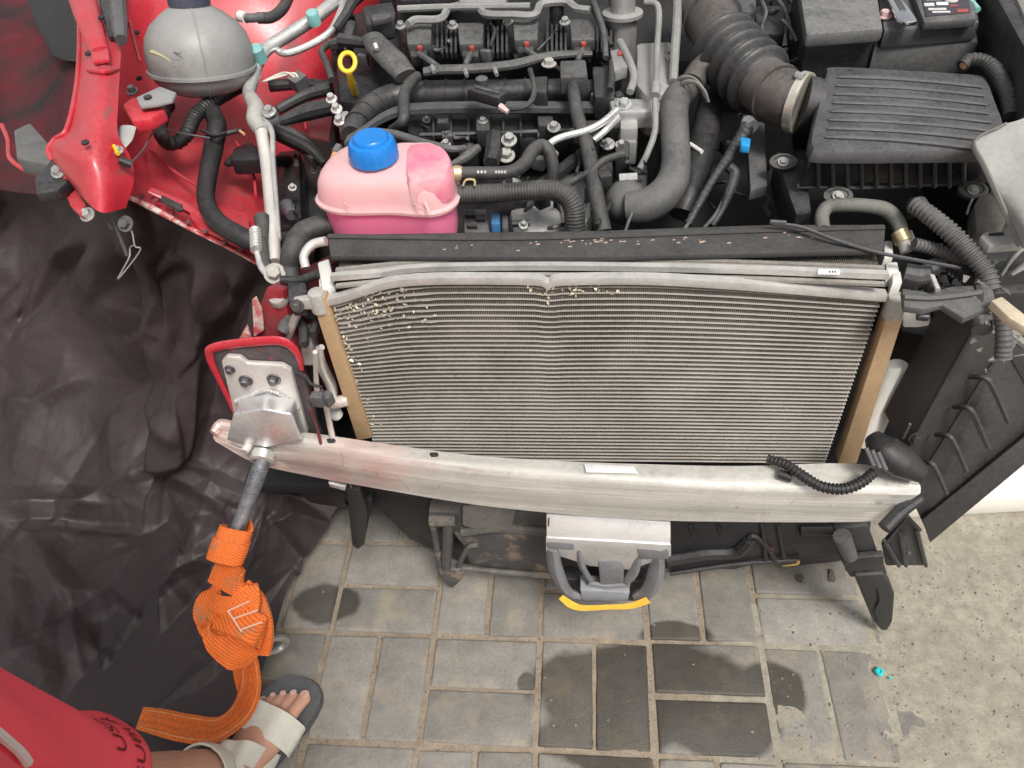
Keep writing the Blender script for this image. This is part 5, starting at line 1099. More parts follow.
fold([(140, 120), (60, 240), (-20, 320)], 26, .045); fold([(130, 215), (60, 290), (-10, 372)], 20, .045); fold([(106, 225), (50, 300), (0, 345)], 9, -.040)
fold([(118, 215), (119, 300), (122, 400), (150, 480)], 9, -.050); fold([(150, 235), (140, 330), (138, 395)], 22, .020)
fold([(188, 240), (206, 320), (196, 380), (178, 470)], 12, .040); fold([(222, 270), (216, 340), (214, 420)], 12, -.035); fold([(190, 250), (150, 290)], 8, .012)
fold([(128, 405), (178, 432)], 9, .022); fold([(135, 420), (152, 488)], 7, -.03); fold([(100, 400), (122, 480)], 12, .022)
fold([(-10, 520), (60, 516), (155, 520)], 9, -.018); fold([(-10, 505), (60, 500), (112, 505)], 10, .020)
fold([(160, 470), (156, 560), (150, 650)], 8, -.014); fold([(170, 500), (195, 525), (180, 600)], 12, .018)
fold([(165, 468), (215, 500), (255, 520)], 9, .020); fold([(200, 560), (235, 500)], 10, .018)
fold([(255, 500), (310, 570), (325, 590)], 6, .016); fold([(265, 510), (250, 600)], 12, .014)
fold([(72, 580), (82, 690)], 9, .016); fold([(20, 540), (75, 600)], 12, .014); fold([(150, 610), (180, 600), (160, 580)], 7, .012)
fold([(85, 640), (130, 680)], 8, .012); fold([(130, 670), (210, 640)], 7, .012); fold([(180, 700), (232, 655)], 7, .010)
fold([(0, 400), (30, 420), (10, 480)], 14, .022); fold([(95, 370), (40, 400), (-10, 400)], 8, .02)
rs = random.Random(5)
for _ in range(0):
    x = rs.uniform(-80, 330); y = rs.uniform(200, 760); a = rs.uniform(0, 3.14); L_ = rs.uniform(18, 80)
    fold([(x, y), (x+math.cos(a)*L_, y+math.sin(a)*L_)], rs.uniform(2.2, 8), rs.choice((-1, 1))*rs.uniform(.0015, .006))
TOPL = catmull([A(*q) for q in ((-240, 176, .60), (-60, 178, .62), (5, 184, .585), (45, 189, .62), (85, 188, .70), (108, 186, .785), (150, 200, .745), (195, 224, .715), (255, 256, .675), (300, 296, .62))], 30)
def sheet_edge(y):
    if y > .85: return -.475-.085*min(1, max(0, (1.0-y)/.15))
    return -.56-.03*math.sin((.85-y)*9)-max(0, (.62-y))*.55
VX = np.zeros((nv, nu, 3))
for j in range(nu):
    u = j/(nu-1); tp = TOPL[min(len(TOPL)-1, int(u*(len(TOPL)-1)+.5))]
    ft = u*(len(TOPL)-1); k0 = min(int(ft), len(TOPL)-2); tp = TOPL[k0].lerp(TOPL[k0+1], ft-k0)
    def gx(y): return -1.75+(sheet_edge(y)+1.75)*(1-(1-u)**1.15)
    yb = min(tp.y-.02, 1.04)
    pts = [tp, Vector((tp.x*.85+gx(1.)*.15, tp.y-.02*0-.01, tp.z*.72)), Vector((tp.x*.6+gx(1.)*.4, tp.y*.7+yb*.3, tp.z*.42)), Vector((tp.x*.25+gx(1.)*.75, tp.y*.35+yb*.65, tp.z*.20)), Vector((gx(.97), .985, .07)), Vector((gx(.88), .88, .035))] + [Vector((gx(y), y, .022)) for y in (.76, .62, .48, .34, .15)]
    cv = catmull(pts, 23)
    for i in range(nv):
        f_ = i/(nv-1)*(len(cv)-1); k1 = min(int(f_), len(cv)-2); p = cv[k1].lerp(cv[k1+1], f_-k1)
        wv = .022*math.sin(p.x*16+p.z*3)*min(1, max(0, (tp.z-p.z)*4))*min(1, p.z*4)
        VX[i, j] = (p.x, p.y+wv, p.z)
PXY = np.zeros((nv, nu, 2))
for i in range(nv):
    for j in range(nu): PXY[i, j] = px(Vector(VX[i, j]))
D_ = np.zeros((nv, nu))
for l, w, h in FOLD:
    dm = np.full((nv, nu), 1e9); tm = np.zeros((nv, nu)); tot = sum((b-a).length for a, b in zip(l, l[1:])); acc = 0
    for a, b in zip(l, l[1:]):
        ab_ = b-a; Ls = ab_.length; dx = PXY[..., 0]-a.x; dy = PXY[..., 1]-a.y
        t = np.clip((dx*ab_.x+dy*ab_.y)/Ls**2, 0, 1); dd = np.hypot(dx-t*ab_.x, dy-t*ab_.y)
        up_ = dd < dm; tm = np.where(up_, (acc+t*Ls)/tot, tm); dm = np.minimum(dm, dd); acc += Ls
    prof2 = np.clip(1-dm/(w*1.7), 0, 1)**1.1
    D_ += h*prof2*np.clip(np.sin(np.pi*np.clip(tm, .04, .96))*1.6, 0, 1)
from mathutils.geometry import delaunay_2d_cdt
def facets(n, amp, seed, ang, stretch):
    """piecewise flat crumple: random heights joined by straight creases"""
    rr_ = random.Random(seed); ca, sa = math.cos(ang), math.sin(ang)
    qx = (PXY[..., 0]*ca+PXY[..., 1]*sa)/stretch; qy = -PXY[..., 0]*sa+PXY[..., 1]*ca
    x0, x1, y0, y1 = qx.min()-20, qx.max()+20, qy.min()-20, qy.max()+20
    pts = [Vector((x0, y0)), Vector((x1, y0)), Vector((x1, y1)), Vector((x0, y1))]+[Vector((rr_.uniform(x0, x1), rr_.uniform(y0, y1))) for _ in range(n)]
    vs_, _, fs_, *_r = delaunay_2d_cdt(pts, [], [], 0, 1e-6)
    hh_ = [rr_.uniform(-amp, amp) for _ in vs_]; out_ = np.zeros(qx.shape)
    for f in fs_:
        a, b, c = [vs_[i] for i in f[:3]]; ha, hb, hc = [hh_[i] for i in f[:3]]
        den = (b.y-c.y)*(a.x-c.x)+(c.x-b.x)*(a.y-c.y)
        if abs(den) < 1e-9: continue
        l1 = ((b.y-c.y)*(qx-c.x)+(c.x-b.x)*(qy-c.y))/den; l2 = ((c.y-a.y)*(qx-c.x)+(a.x-c.x)*(qy-c.y))/den; l3 = 1-l1-l2
        m_ = (l1 >= -1e-6) & (l2 >= -1e-6) & (l3 >= -1e-6); out_[m_] = (l1*ha+l2*hb+l3*hc)[m_]
    return out_
D_ = D_*.75+facets(150, .045, 5, R(-55), 2.6)+facets(600, .014, 6, R(-70), 1.8)+facets(2200, .0032, 8, .9, 1.4)
edge_ = np.clip(np.arange(nv)/23., 0, 1)[:, None]; D_ *= edge_
tu = np.gradient(VX, axis=1); tv = np.gradient(VX, axis=0); nn = np.cross(tu, tv); nn /= np.linalg.norm(nn, axis=2, keepdims=True)
nn *= np.sign((np.array(CO)-VX)[..., 0:3].__mul__(nn).sum(2))[..., None]
wt = np.ones((nv, nu))
S_ = VX+nn*(D_*wt)[..., None]
S_[..., 2] = np.maximum(S_[..., 2], .006)
idx = np.arange(nv*nu).reshape(nv, nu); Q = np.stack([idx[:-1, :-1], idx[:-1, 1:], idx[1:, 1:], idx[1:, :-1]], -1).reshape(-1, 4)
g = G().add([Vector(v) for v in S_.reshape(-1, 3)], [tuple(q) for q in Q.tolist()])
sheet = part('plastic_sheet', g, SH, ang=180); tag(sheet, 'creased black plastic sheet draped from the red fender down over the paving', 'plastic sheet')
sm = sheet.modifiers.new('thickness', 'SOLIDIFY'); sm.thickness = .0015; sm.offset = -1
def sheet_z(x, y):
    d2 = (S_[..., 0]-x)**2+(S_[..., 1]-y)**2; k = np.unravel_index(np.argmin(d2), d2.shape); return S_[k][2]

V3 = Vector
# ================================================================== tow eye bar, ring, sling
r0_, r1_ = A(262, 462, Y=.735), A(231, 548, Y=.640)
dv = (r1_-r0_).normalized()
g = G().tube([r0_-dv*.01, r0_.lerp(r1_, .5), r0_.lerp(r1_, .80)], .0115, seg=18); bar_ = part('tow_bar', g, mat('bar_steel', (.25, .26, .28), .38, metal=.85, dust=.2, dustcol=(.22, .2, .18), var=.3, scale=40)); tag(bar_, 'dark steel tow eye bar screwed into the bent beam end', 'tow bar')
part('thread', G().tube([r0_.lerp(r1_, .05), r0_.lerp(r1_, .35)], .0125, seg=16, corr=(.004, .05)), MATS['bar_steel'], bar_)
part('bar_collar', G().tube([r0_.lerp(r1_, .78), r0_.lerp(r1_, 1.05)], .016, seg=12), MATS['bar_steel'], bar_)
OR = mat('orange_webbing', (.90, .16, .012), .75, var=.2, scale=30, bump=.5, bscale=500, dust=.25, dustcol=(.45, .25, .12), up=.2, col2=(.42, .20, .09), c2scale=26, c2thr=.63, c2w=.06)
N = OR.node_tree.nodes; L = OR.node_tree.links
b_ = bsdf(OR); geo = [n for n in N if n.type == 'NEW_GEOMETRY'][0]
wv_ = N.new('ShaderNodeTexWave'); wv_.wave_type = 'BANDS'; wv_.bands_direction = 'DIAGONAL'; wv_.inputs['Scale'].default_value = 95; wv_.inputs['Distortion'].default_value = 3; wv_.inputs['Detail'].default_value = 2; wv_.inputs['Detail Scale'].default_value = 6
L.new(geo.outputs['Position'], wv_.inputs[0]); bp2 = N.new('ShaderNodeBump'); bp2.inputs['Strength'].default_value = .55; bp2.inputs['Distance'].default_value = .0015; L.new(wv_.outputs[0], bp2.inputs['Height']); L.new(b_.inputs['Normal'].links[0].from_socket, bp2.inputs['Normal']); L.new(bp2.outputs[0], b_.inputs['Normal'])
cmx = N.new('ShaderNodeMix'); cmx.data_type = 'RGBA'; cmx.blend_type = 'MULTIPLY'; cmx.inputs[0].default_value = 1; L.new(b_.inputs['Base Color'].links[0].from_socket, cmx.inputs[6]); cr_ = N.new('ShaderNodeMapRange'); L.new(wv_.outputs[0], cr_.inputs[0]); cr_.inputs[3].default_value = .72; cr_.inputs[4].default_value = 1.15; L.new(cr_.outputs[0], cmx.inputs[7]); L.new(cmx.outputs[2], b_.inputs['Base Color'])
ORD = mat('orange_stitch', (.75, .50, .36), .8, var=.1)
root = r1_
sl = thing('tow_sling', 'knotted orange webbing sling tied round the steel tow bar, tail hanging to the paving', 'sling', (root.x, root.y-.05, .03))
def sp_(l): return [A(*q) for q in l]
# wrap round the bar
c = r0_.lerp(r1_, .95); e1 = dv.orthogonal().normalized(); e2 = dv.cross(e1); g = G(); rr = []
for i in range(49):
    t = 2*math.pi*i/24; s = i/48
    rad = .020+.003*math.sin(3*t)+.006*s
    p = c+dv*(-.022+.040*s)+(e1*math.cos(t)+e2*math.sin(t))*rad; rr.append(p)
g.ribbon(rr, [dv]*49, [.034]*49, .006, n=2); part('wrap', g, OR, sl)
# knot: overlapping bands of thick webbing
def band(l, wd, w, th=.007, nm='knot_band', n=8):
    return part(nm, G().ribbon(sp_(l), wd, w, th, n), OR, sl)
band([(222, 575, .345), (212, 592, .345), (206, 612, .335), (214, 628, .325), (232, 632, .320)], [(-.3, .8, .3), (.6, .6, .4), (.9, .2, .3), (.6, -.6, .3), (.2, -.9, .4)], [.03, .04, .042, .04, .03], .010)
band([(215, 570, .36), (232, 578, .372), (246, 592, .372), (246, 610, .36), (232, 620, .35), (214, 612, .345)], [(0, 1, .3), (-.4, .9, .2), (-.9, .4, .2), (-1, -.2, .1), (-.4, -.9, .2), (.3, -1, .2)], [.04, .044, .04, .036, .036, .03], .011)
band([(244, 585, .355), (256, 600, .345), (263, 620, .325), (265, 640, .305), (262, 655, .295)], [(1, .3, .1), (1, .2, .1), (1, .1, .1), (1, 0, .2), (1, 0, .2)], [.022, .028, .028, .026, .022], .010)
band([(224, 616, .365), (240, 622, .37), (256, 630, .36), (262, 634, .34)], [(.25, .9, -.2), (.25, .9, -.2), (.2, .9, -.2), (.1, .9, -.3)], [.050, .050, .048, .04], .009)
band([(212, 625, .33), (222, 640, .325), (238, 654, .31), (252, 660, .29)], [(.5, .7, 0), (.6, .6, 0), (.6, .5, 0), (.7, .3, 0)], [.035, .05, .05, .035], .010)
g = G().lathe(A(236, 615, z=.335), (0, -.5, .8), [(.001, .018), (.014, .015), (.022, .006), (.022, -.006), (.014, -.015), (.001, -.018)], 18); part('knot_core', g, OR, sl)
band([(210, 600, .352), (224, 606, .368), (242, 604, .372), (256, 594, .36)], [(.1, .9, .3), (.1, .9, .3), (-.1, .9, .3), (-.3, .9, .2)], [.024, .028, .028, .022], .006)
band([(206, 606, .325), (205, 624, .318), (216, 642, .31), (232, 652, .30)], [(.9, .3, .2), (.9, 0, .3), (.7, -.5, .3), (.4, -.8, .3)], [.022, .028, .028, .022], .006)
# stitched label patch lines
for l in ([(228, 611), (250, 601)], [(233, 619), (258, 610)], [(240, 630), (262, 622)], [(228, 611), (242, 632)]):
    part('stitching', G().tube([A(x, y, z=.3775) for x, y in l], .0013, seg=5, corr=(.003, .3)), ORD, sl)
# hanging tail
tail = [(246, 650, .29), (250, 668, .25), (250, 690, .20), (240, 712, .15), (216, 730, .11), (186, 728, .09), (160, 722, .075), (140, 718, .065)]
wd = [(1, .0, .1), (1, .05, .1), (.9, -.1, .2), (.7, -.5, .3), (.3, -.85, .3), (.12, -.95, .2), (.2, -.95, .1), (.45, -.9, -.1)]
tl = part('tail', G().ribbon(sp_(tail), wd, [.030, .030, .036, .046, .050, .048, .044, .036], .0035, 10), OR, sl)
# woven ribs along the tail
for off in (-.36, -.12, .12, .36):
    P = catmull(sp_(tail), 10); W = catmull([V3(d).normalized() for d in wd], 10); ws = lerp_list([.030, .030, .036, .046, .050, .048, .044, .036], 0, len(P)); pts = []
    for i, p in enumerate(P[4:-2]):
        i += 4; t = (P[min(i+1, len(P)-1)]-P[i-1]).normalized(); d = (W[i]-t*t.dot(W[i])).normalized(); nn_ = t.cross(d); nn_ = nn_ if nn_.dot(CO-p) > 0 else -nn_
        pts.append(p+d*ws[i]*off+nn_*.0022)
    part('woven_stripe', G().tube(pts, .0012, seg=5, n=1), mat('stripe_orange', (.60, .14, .03), .8, var=.3, scale=90) if abs(off) < .2 else mat('stripe_pale', (.72, .30, .10), .8, var=.3, scale=90), tl)
part('tail', G().ribbon(sp_([(238, 652, .27), (240, 675, .22), (246, 700, .16)]), [(1, .1, 0)]*3, .020, .0035, 10), OR, sl)
# stray fibres
g = G(); cc = A(271, 645, z=.20); e1 = V3((.55, .35, .2)).normalized(); e2 = V3((-.1, -.4, .95)).normalized(); e2 = (e2-e1*e1.dot(e2)).normalized(); e3 = e1.cross(e2)
rr = [[cc+(e1*math.cos(t)*.020+e2*math.sin(t)*.045)+((e1*math.cos(t)+e2*math.sin(t))*math.cos(q)*.006+e3*math.sin(q)*.006) for q in [2*math.pi*j/10 for j in range(10)]] for t in [2*math.pi*i/36 for i in range(37)]]
g.loft(rr, cap=False); tag(part('steel_ring', g, STEEL), 'oval steel ring hanging from the orange sling knot', 'ring')

# ================================================================== the person standing at the car
SK = mat('skin', (.60, .33, .23), .5, var=.08, scale=30, bump=.06, bscale=250, sss=.15)
body = G()
def ell(c, ax, rx, ry, L0, L1, prof, xd):
    pass
def limb(pts, rs, sx=None, xd=(1, 0, 0), seg=20, n=6):
    P = catmull([V3(p) for p in pts], n); rr = lerp_list(rs, 0, len(P)); ss = lerp_list(sx or [1]*len(pts), 0, len(P)); rings = []
    for i, p in enumerate(P):
        t = (P[min(i+1, len(P)-1)]-P[max(0, i-1)]).normalized(); u = V3(xd); u = (u-t*t.dot(u)).normalized(); w = t.cross(u)
        rings.append([p+u*math.cos(a)*rr[i]*ss[i]+w*math.sin(a)*rr[i] for a in [2*math.pi*k/seg for k in range(seg)]])
    p0, p1 = P[0], P[-1]
    t0 = (P[0]-P[1]).normalized(); t1 = (P[-1]-P[-2]).normalized()
    def capr(ring, c, t, r): return [[c+(v-c)*f+t*r*h for v in ring] for f, h in ((.86, .5), (.5, .87), (.05, 1.0))]
    rings = list(reversed(capr(rings[0], p0, t0, rr[0]*.6))) + rings + capr(rings[-1], p1, t1, rr[-1]*.6)
    body.loft(rings)
toe = A(293, 690, z=.03); heel = V3((toe.x-.085, toe.y-.235, .03)); fd = (toe-heel); fd.z = 0; fl_ = fd.length; fd.normalize(); fs = V3((fd.y, -fd.x, 0))   # fs = towards the big toe
ank = heel+fd*.055+V3((0, 0, .095))
knee = V3((-.628, .25, .49)); hip = V3((-.625, .19, .90))
def FT(a, s, z): return heel+fd*a+fs*s+V3((0, 0, z-.03))
limb([hip, hip.lerp(knee, .35), hip.lerp(knee, .7), knee+V3((0, 0, .02)), knee.lerp(ank, .22)+V3((0, -.015, 0)), knee.lerp(ank, .45)+V3((0, -.012, 0)), knee.lerp(ank, .8), ank, ank-V3((0, 0, .05))], [.092, .088, .072, .062, .062, .056, .042, .040, .042])
limb([FT(.012, 0, .055), FT(.05, 0, .06), FT(.10, .004, .062), FT(.15, .006, .052), FT(.195, .006, .042)], [.026, .032, .034, .031, .022], [1, 1, 1.05, 1.35, 1.9], xd=fs)
toes = ((.030, .062, .0125, .000), (.008, .058, .0088, .0), (-.009, .050, .0082, 0), (-.024, .040, .0078, 0), (-.037, .028, .0075, 0))
for s, L_, r, _ in toes:
    limb([FT(.185, s*.92, .040), FT(.185+L_*.5, s, .042), FT(.185+L_, s*1.02, .034)], [r*1.02, r*.92, r*.95], seg=14, n=5)
# the other leg, hips, trunk, arms and head stand behind the camera
ank2 = V3((-.29, -.08, .09)); knee2 = V3((-.33, -.02, .50)); hip2 = V3((-.40, .03, .88))
limb([hip2, hip2.lerp(knee2, .35), hip2.lerp(knee2, .7), knee2, knee2.lerp(ank2, .22), knee2.lerp(ank2, .45), knee2.lerp(ank2, .8), ank2, ank2-V3((0, 0, .05))], [.092, .088, .072, .062, .062, .056, .042, .040, .042])
limb([ank2+V3((0, -.05, -.05)), ank2+V3((0, .02, -.045)), ank2+V3((0, .10, -.058)), ank2+V3((0, .17, -.068))], [.028, .034, .03, .018], [1, 1, 1.3, 2])
limb([(-.40-0.11, -.20+0.24, .86), (-.40-0.11, -.21+0.24, 1.0), (-.40-0.11, -.22+0.24, 1.12), (-.40-0.11, -.23+0.24, 1.28), (-.40-0.11, -.23+0.24, 1.42), (-.40-0.11, -.22+0.24, 1.50)], [.11, .105, .10, .115, .11, .06], [1.5, 1.4, 1.35, 1.45, 1.6, 1.2])
limb([(-.40-0.11, -.22+0.24, 1.48), (-.40-0.11, -.20+0.24, 1.58)], [.055, .055]); limb([(-.40-0.11, -.19+0.24, 1.60), (-.40-0.11, -.18+0.24, 1.68), (-.40-0.11, -.185+0.24, 1.76)], [.07, .085, .075], [.85, .88, .9])
limb([(-.39-0.11, -.095+0.24, 1.675), (-.39-0.11, -.075+0.24, 1.655)], [.012, .014])
limb([(-.31, .01, 1.43), (-.22, -.06, 1.28), (-.12, -.13, 1.18), (-.05, -.12, 1.28), (-.02, -.10, 1.37)], [.05, .044, .038, .034, .026])
limb([(-.60-0.11, -.23+0.24, 1.43), (-.66-0.11, -.23+0.24, 1.25), (-.68-0.11, -.20+0.24, 1.10), (-.66-0.11, -.14+0.24, .98), (-.65-0.11, -.12+0.24, .88)], [.05, .044, .038, .032, .026])
for k in range(4): limb([(-.02+k*.006, -.10, 1.38+k*.016), (.004+k*.002, -.075, 1.385+k*.016), (.012, -.06, 1.385+k*.016)], [.009, .008, .007], seg=10)
limb([(-.02, -.11, 1.36), (0, -.12, 1.385), (.006, -.115, 1.41)], [.011, .010, .009], seg=10)
for k in range(4): limb([(-.66+k*.004-0.11, -.13+k*.016+0.24, .89), (-.66-0.11, -.12+k*.016+0.24, .85), (-.655-0.11, -.115+k*.015+0.24, .815)], [.009, .008, .0075], seg=10)
limb([(-.645-0.11, -.115+0.24, .90), (-.625-0.11, -.09+0.24, .87), (-.62-0.11, -.085+0.24, .845)], [.011, .010, .009], seg=10)
pm = bpy.data.meshes.new('person'); pm.from_pydata([tuple(v) for v in body.v], [], body.f)
po = bpy.data.objects.new('person', pm); C.objects.link(po)
rm = po.modifiers.new('r', 'REMESH'); rm.mode = 'VOXEL'; rm.voxel_size = .0036
s2 = po.modifiers.new('s', 'SMOOTH'); s2.factor = .5; s2.iterations = 4
dg = bpy.context.evaluated_depsgraph_get(); me2 = bpy.data.meshes.new_from_object(po.evaluated_get(dg)); po.modifiers.clear(); po.data = me2
me2.materials.clear(); me2.materials.append(SK); me2.polygons.foreach_set('use_smooth', [True]*len(me2.polygons))
base = V3((-.42, .15, 0)); me2.transform(Matrix.Translation(-base)); po.location = base; WL['person'] = base
tag(po, 'person in red shorts and an off white sandal standing on the paving by the sheet', 'person')
# nails
NL = mat('nail', (.70, .46, .38), .3, var=.05)
for s, L_, r, _ in toes:
    p = FT(.185+L_+.001, s*1.02, .034+r*.80); part('toenail', G().lathe(p, (fd*.35+V3((0, 0, 1))), [(r*.68, -.001), (r*.66, .0004), (r*.4, .0009), (.0002, .001)], 14, xdir=fd, sx=1.05), NL, po)
# shorts: a surface over thigh and knee
SHO = mat('red_shorts', (.95, .085, .12), .7, var=.06, scale=5, bump=.12, bscale=300)
def shorts_pt(u, v, off=0.):
    """u round the leg, v from hip (0) to hem (1)"""
    hem = knee.lerp(ank, .20)+V3((.0, .0, 0)); a = hip.lerp(knee, min(1, v/.8)) if v < .8 else knee.lerp(hem, (v-.8)/.2)
    t = (knee-hip).normalized().lerp((hem-knee).normalized(), max(0, min(1, (v-.55)/.45))).normalized()
    uu = V3((1, 0, 0)); uu = (uu-t*t.dot(uu)).normalized(); w = t.cross(uu)
    r = .128-.026*v**.7+.006*math.sin(u*3+v*4)+.004*math.sin(u*5-v*9)+off
    return a+uu*math.cos(u)*r+w*math.sin(u)*r*.95
g = G(); rings = []
for i in range(41): rings.append([shorts_pt(2*math.pi*k/64, i/40) for k in range(64)])
for i in range(4): rings.append([shorts_pt(2*math.pi*k/64, 1-.02*i, -.003) for k in range(64)])
g.loft(rings, cap=False)
h2_, k2_ = hip2, knee2
rings = []
for i in range(21):
    v = i/20; a = h2_.lerp(k2_, v*1.02); rings.append([a+V3((math.cos(q)*(.135-.02*v), math.sin(q)*(.135-.02*v), 0)) for q in [2*math.pi*k/32 for k in range(32)]])
g.loft(rings, cap=False)
rings = []
for z, rx, ry in ((.84, .20, .15), (.92, .20, .155), (1.0, .185, .145), (1.06, .175, .135)): rings.append([V3((-.51+math.cos(q)*rx, .05+math.sin(q)*ry, z)) for q in [2*math.pi*k/40 for k in range(40)]])
g.loft(rings, cap=False)
sh = part('shorts', g, SHO, po, label='plain bright red shorts with dark lettering near the hem', ang=180)
g = G(); rings = []
for z, rx, ry in ((1.04, .19, .15), (1.2, .185, .15), (1.35, .205, .145), (1.44, .19, .13), (1.5, .09, .085)): rings.append([V3((-.51+math.cos(q)*rx, .02+math.sin(q)*ry, z)) for q in [2*math.pi*k/40 for k in range(40)]])
g.loft(rings, cap=False); part('shirt', g, mat('shirt', (.12, .12, .13), .8), po)
g = G().lathe((-.51, .045, 1.70), (0, -.1, 1), [(.088, -.03), (.094, .02), (.085, .06), (.06, .09), (.001, .105)], 24); part('hair', g, mat('hair', (.03, .022, .018), .7), po)
# lettering printed on the shorts
def letter(txt, v0, u0, size, vdir):
    cu = bpy.data.curves.new('t', 'FONT'); cu.body = txt; cu.size = 1; cu.shear = .15; cu.extrude = 0; cu.resolution_u = 3
    ob = bpy.data.objects.new('t', cu); C.objects.link(ob); d_ = bpy.context.evaluated_depsgraph_get(); me_ = bpy.data.meshes.new_from_object(ob.evaluated_get(d_))
    bm = bmesh.new(); bm.from_mesh(me_); bmesh.ops.subdivide_edges(bm, edges=bm.edges[:], cuts=1); g_ = G()
    bm.verts.index_update(); vs_ = []
    for v in bm.verts:
        u = u0-v.co.x*size/.105; vv = v0-v.co.y*size/.47*vdir; vs_.append(shorts_pt(u, vv, .0012))
    g_.add(vs_, [[v.index for v in f.verts] for f in bm.faces]); bm.free(); bpy.data.objects.remove(ob); return g_
LET_U = .2; LET_V = .86

for txt, v0, u0, sz in (('USA', .845, -.50, .034), ('SUBUR', .95, -.22, .034)):
    part('lettering', letter(txt, v0, u0, sz, 1), mat('print_maroon', (.16, .015, .02), .8), sh, label='dark '+txt+' lettering')
# drawstring
def shorts_at(x, y, off):
    best = None
    for iu in range(-40, 61):
        for iv in range(0, 61):
            p = shorts_pt(iu*.05, iv/60, off); q = px(p); e = math.hypot(q[0]-x, q[1]-y)
            if e < 12:
                sc = e+(p-CO).length*60
                if best is None or sc < best[0]: best = (sc, p)
    return best[1] if best else shorts_pt(.9, .3, off)
ds_ = [shorts_at(*q, .006) for q in ((-12, 726), (4, 737), (18, 750), (26, 766))]
part('drawstring', G().tube(ds_, .0045, seg=8), WHITE, sh)
# sandal
SOLE = mat('sandal_sole', (.085, .09, .10), .6, dust=.3); STR = mat('sandal_strap', (.66, .65, .56), .6, var=.08, scale=60, bump=.3, bscale=300)
out = [(-.012, -.030), (.0, -.036), (.06, -.038), (.12, -.044), (.18, -.056), (.225, -.058), (.262, -.040), (.280, -.006), (.280, .028), (.262, .052), (.22, .058), (.16, .046), (.10, .036), (.04, .036), (0, .034), (-.014, .012)]
g = G(); rings = []
for sc, z in ((.97, .002), (1.0, .006), (1.0, .018), (.985, .023), (.9, .024), (.02, .022)):
    base_ = [FT(.13+(a-.13)*sc, s*sc, z) for a, s in out]; n = len(base_); rg = []
    for i in range(n):
        a, b, c, d = base_[(i-1) % n], base_[i], base_[(i+1) % n], base_[(i+2) % n]
        for q in range(3):
            t = q/3; rg.append(.5*((2*b)+(c-a)*t+(2*a-5*b+4*c-d)*t*t+(3*b-a-3*c+d)*t**3))
    rings.append(rg)
g.loft(rings); sole = part('sandal', g, SOLE, po, label='off white strapped sandal with dark sole')
def strap(a0, w, zt_, sl_, sr, m=STR, skew=0, nm='strap'):
    pts = [FT(a0-skew, sl_, .022), FT(a0-skew*.8, sl_*1.02, .04), FT(a0-skew*.4, sl_*.6, zt_), FT(a0, 0, zt_+.004), FT(a0+skew*.4, sr*.6, zt_+.001), FT(a0+skew*.8, sr*1.02, .042), FT(a0+skew, sr, .022)]
    return part(nm, G().ribbon(pts, [fd+fs*0]*7, w, .005, 6), m, sole)
strap(.175, .052, .074, -.058, .056); strap(.105, .036, .100, -.046, .042, skew=.025); strap(.095, .030, .103, -.046, .042, skew=-.03)
part('stud', G().lathe(FT(.135, -.030, .088), (-.3*fs+V3((0, 0, 1))), [(.006, 0), (.006, .002), (.001, .003)], 14), DSTEEL, sole)
P = []; ld = (knee.lerp(ank, .8)-ank).normalized(); la = (fd-ld*ld.dot(fd)).normalized(); lb_ = ld.cross(la)
for k in range(17):
    t = 2*math.pi*k/16; P.append(ank+ld*(.012+.010*math.cos(t))+la*(.047*math.cos(t)+.003)+lb_*(.047*math.sin(t)))
part('ankle_strap', G().ribbon(P, [ld]*17, .026, .005, 3), STR, sole)

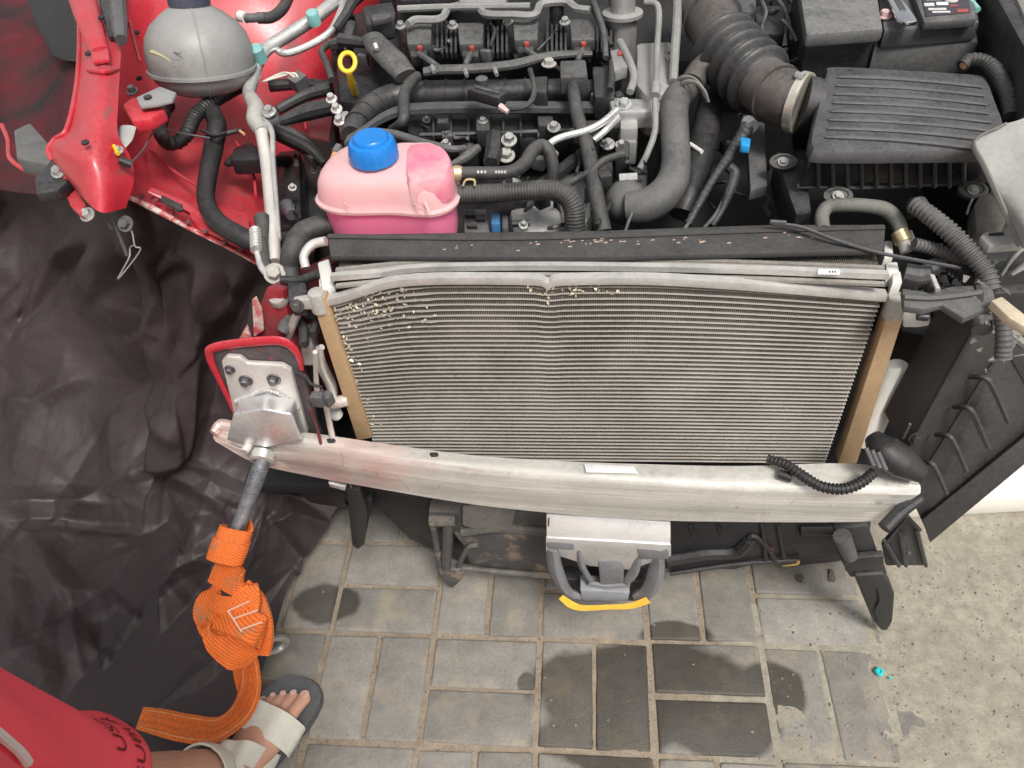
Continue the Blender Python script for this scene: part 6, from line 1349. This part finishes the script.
# ================================================================== small clutter that fills the bay
rc_ = random.Random(21)
def clutter(x0, y0, x1, y1, z0, z1, n, kinds):
    for _ in range(n):
        x = rc_.uniform(x0, x1); y = rc_.uniform(y0, y1); z = rc_.uniform(z0, z1); k = rc_.choice(kinds)
        if k == 'wire':
            a = rc_.random()*6.3; L_ = rc_.uniform(12, 34); pts = [(x, y, z)]
            for q in range(3): a += rc_.uniform(-.9, .9); pts.append((pts[-1][0]+math.cos(a)*L_/3, pts[-1][1]+math.sin(a)*L_/3*.8, z+rc_.uniform(-.02, .01)))
            part('wire', T(pts, rc_.uniform(1.0, 2.6), seg=6, n=5), rc_.choice((RUBD, BLK, GREY, RUB, MGREY)), car)
        elif k == 'bolt':
            part('bolt', G().bolt(A(x, y, z=z), (rc_.uniform(-.3, .3), -.4, 1), rc_.uniform(.004, .006), .007), rc_.choice((STEEL, DSTEEL, ALU)), car)
        else:
            w, h = rc_.uniform(3, 7), rc_.uniform(3, 6); q = Matrix.Rotation(rc_.uniform(-.7, .7), 3, 'Z'); p = A(x, y, z=z); kk = mpp(p)
            o = part('plug', G().box(p, (w*2*kk, h*2*kk, .02), q, .002), rc_.choice((BLK, BLK2, MGREY, GREY)), car)
            if rc_.random() < .5: part('latch', G().box(p+Vector((0, -h*.5*kk, .012)), (w*.8*kk, h*.7*kk, .006), q, .001), rc_.choice((GREY, FR, MGREY)), o)
clutter(335, 20, 400, 60, .80, .83, 8, ('wire', 'plug', 'plug'))
clutter(270, 130, 330, 215, .66, .72, 8, ('wire', 'plug', 'bolt'))
clutter(405, 112, 470, 155, .78, .81, 8, ('wire', 'plug', 'bolt'))
clutter(500, 140, 620, 230, .74, .79, 20, ('wire', 'plug', 'bolt', 'wire'))
clutter(590, 60, 650, 180, .79, .83, 16, ('wire', 'plug', 'bolt', 'plug'))
clutter(690, 110, 780, 225, .68, .76, 14, ('wire', 'plug', 'wire'))
clutter(735, 0, 800, 70, .80, .86, 12, ('wire', 'plug', 'wire'))
clutter(905, 245, 980, 300, .68, .75, 12, ('wire', 'plug', 'wire'))
clutter(425, 45, 600, 60, .83, .85, 8, ('plug', 'wire'))
clutter(265, 275, 300, 300, .68, .73, 4, ('plug', 'bolt'))
clutter(300, 310, 335, 400, .60, .66, 6, ('wire', 'plug'))

# pressed lines and spot welds on the apron
for l, z in (([(150, 150), (175, 172), (205, 190)], .765), ([(236, 142), (252, 170), (256, 196)], .70), ([(128, 12), (134, 40), (140, 62)], .86), ([(290, 60), (300, 90), (306, 130)], .64)):
    pts = [(x, y, z) for x, y in l]; part('pressed_line', T(pts, 1.6, seg=6), RED, apron)
for x, y, z in ((142, 196, .782), (156, 200, .772), (172, 212, .757), (188, 222, .748), (205, 231, .740), (224, 242, .728), (240, 250, .718)):
    part('spot_weld', G().lathe(A(x, y, z=z), (0, -.3, 1), [(.0042, -.002), (.0042, .0006), (.0028, .0002), (.0003, .0001)], 10), REDD, apron)

# outer fender on the far side of the air box
V4 = Vector
g = net([[V4((.80, y, .95)), V4((.85, y, .90)), V4((.885, y, .78)), V4((.89, y, .66))] for y in (1.16, 1.35, 1.55, 1.85)], 6, .003)
part('fender', g, RED, car)
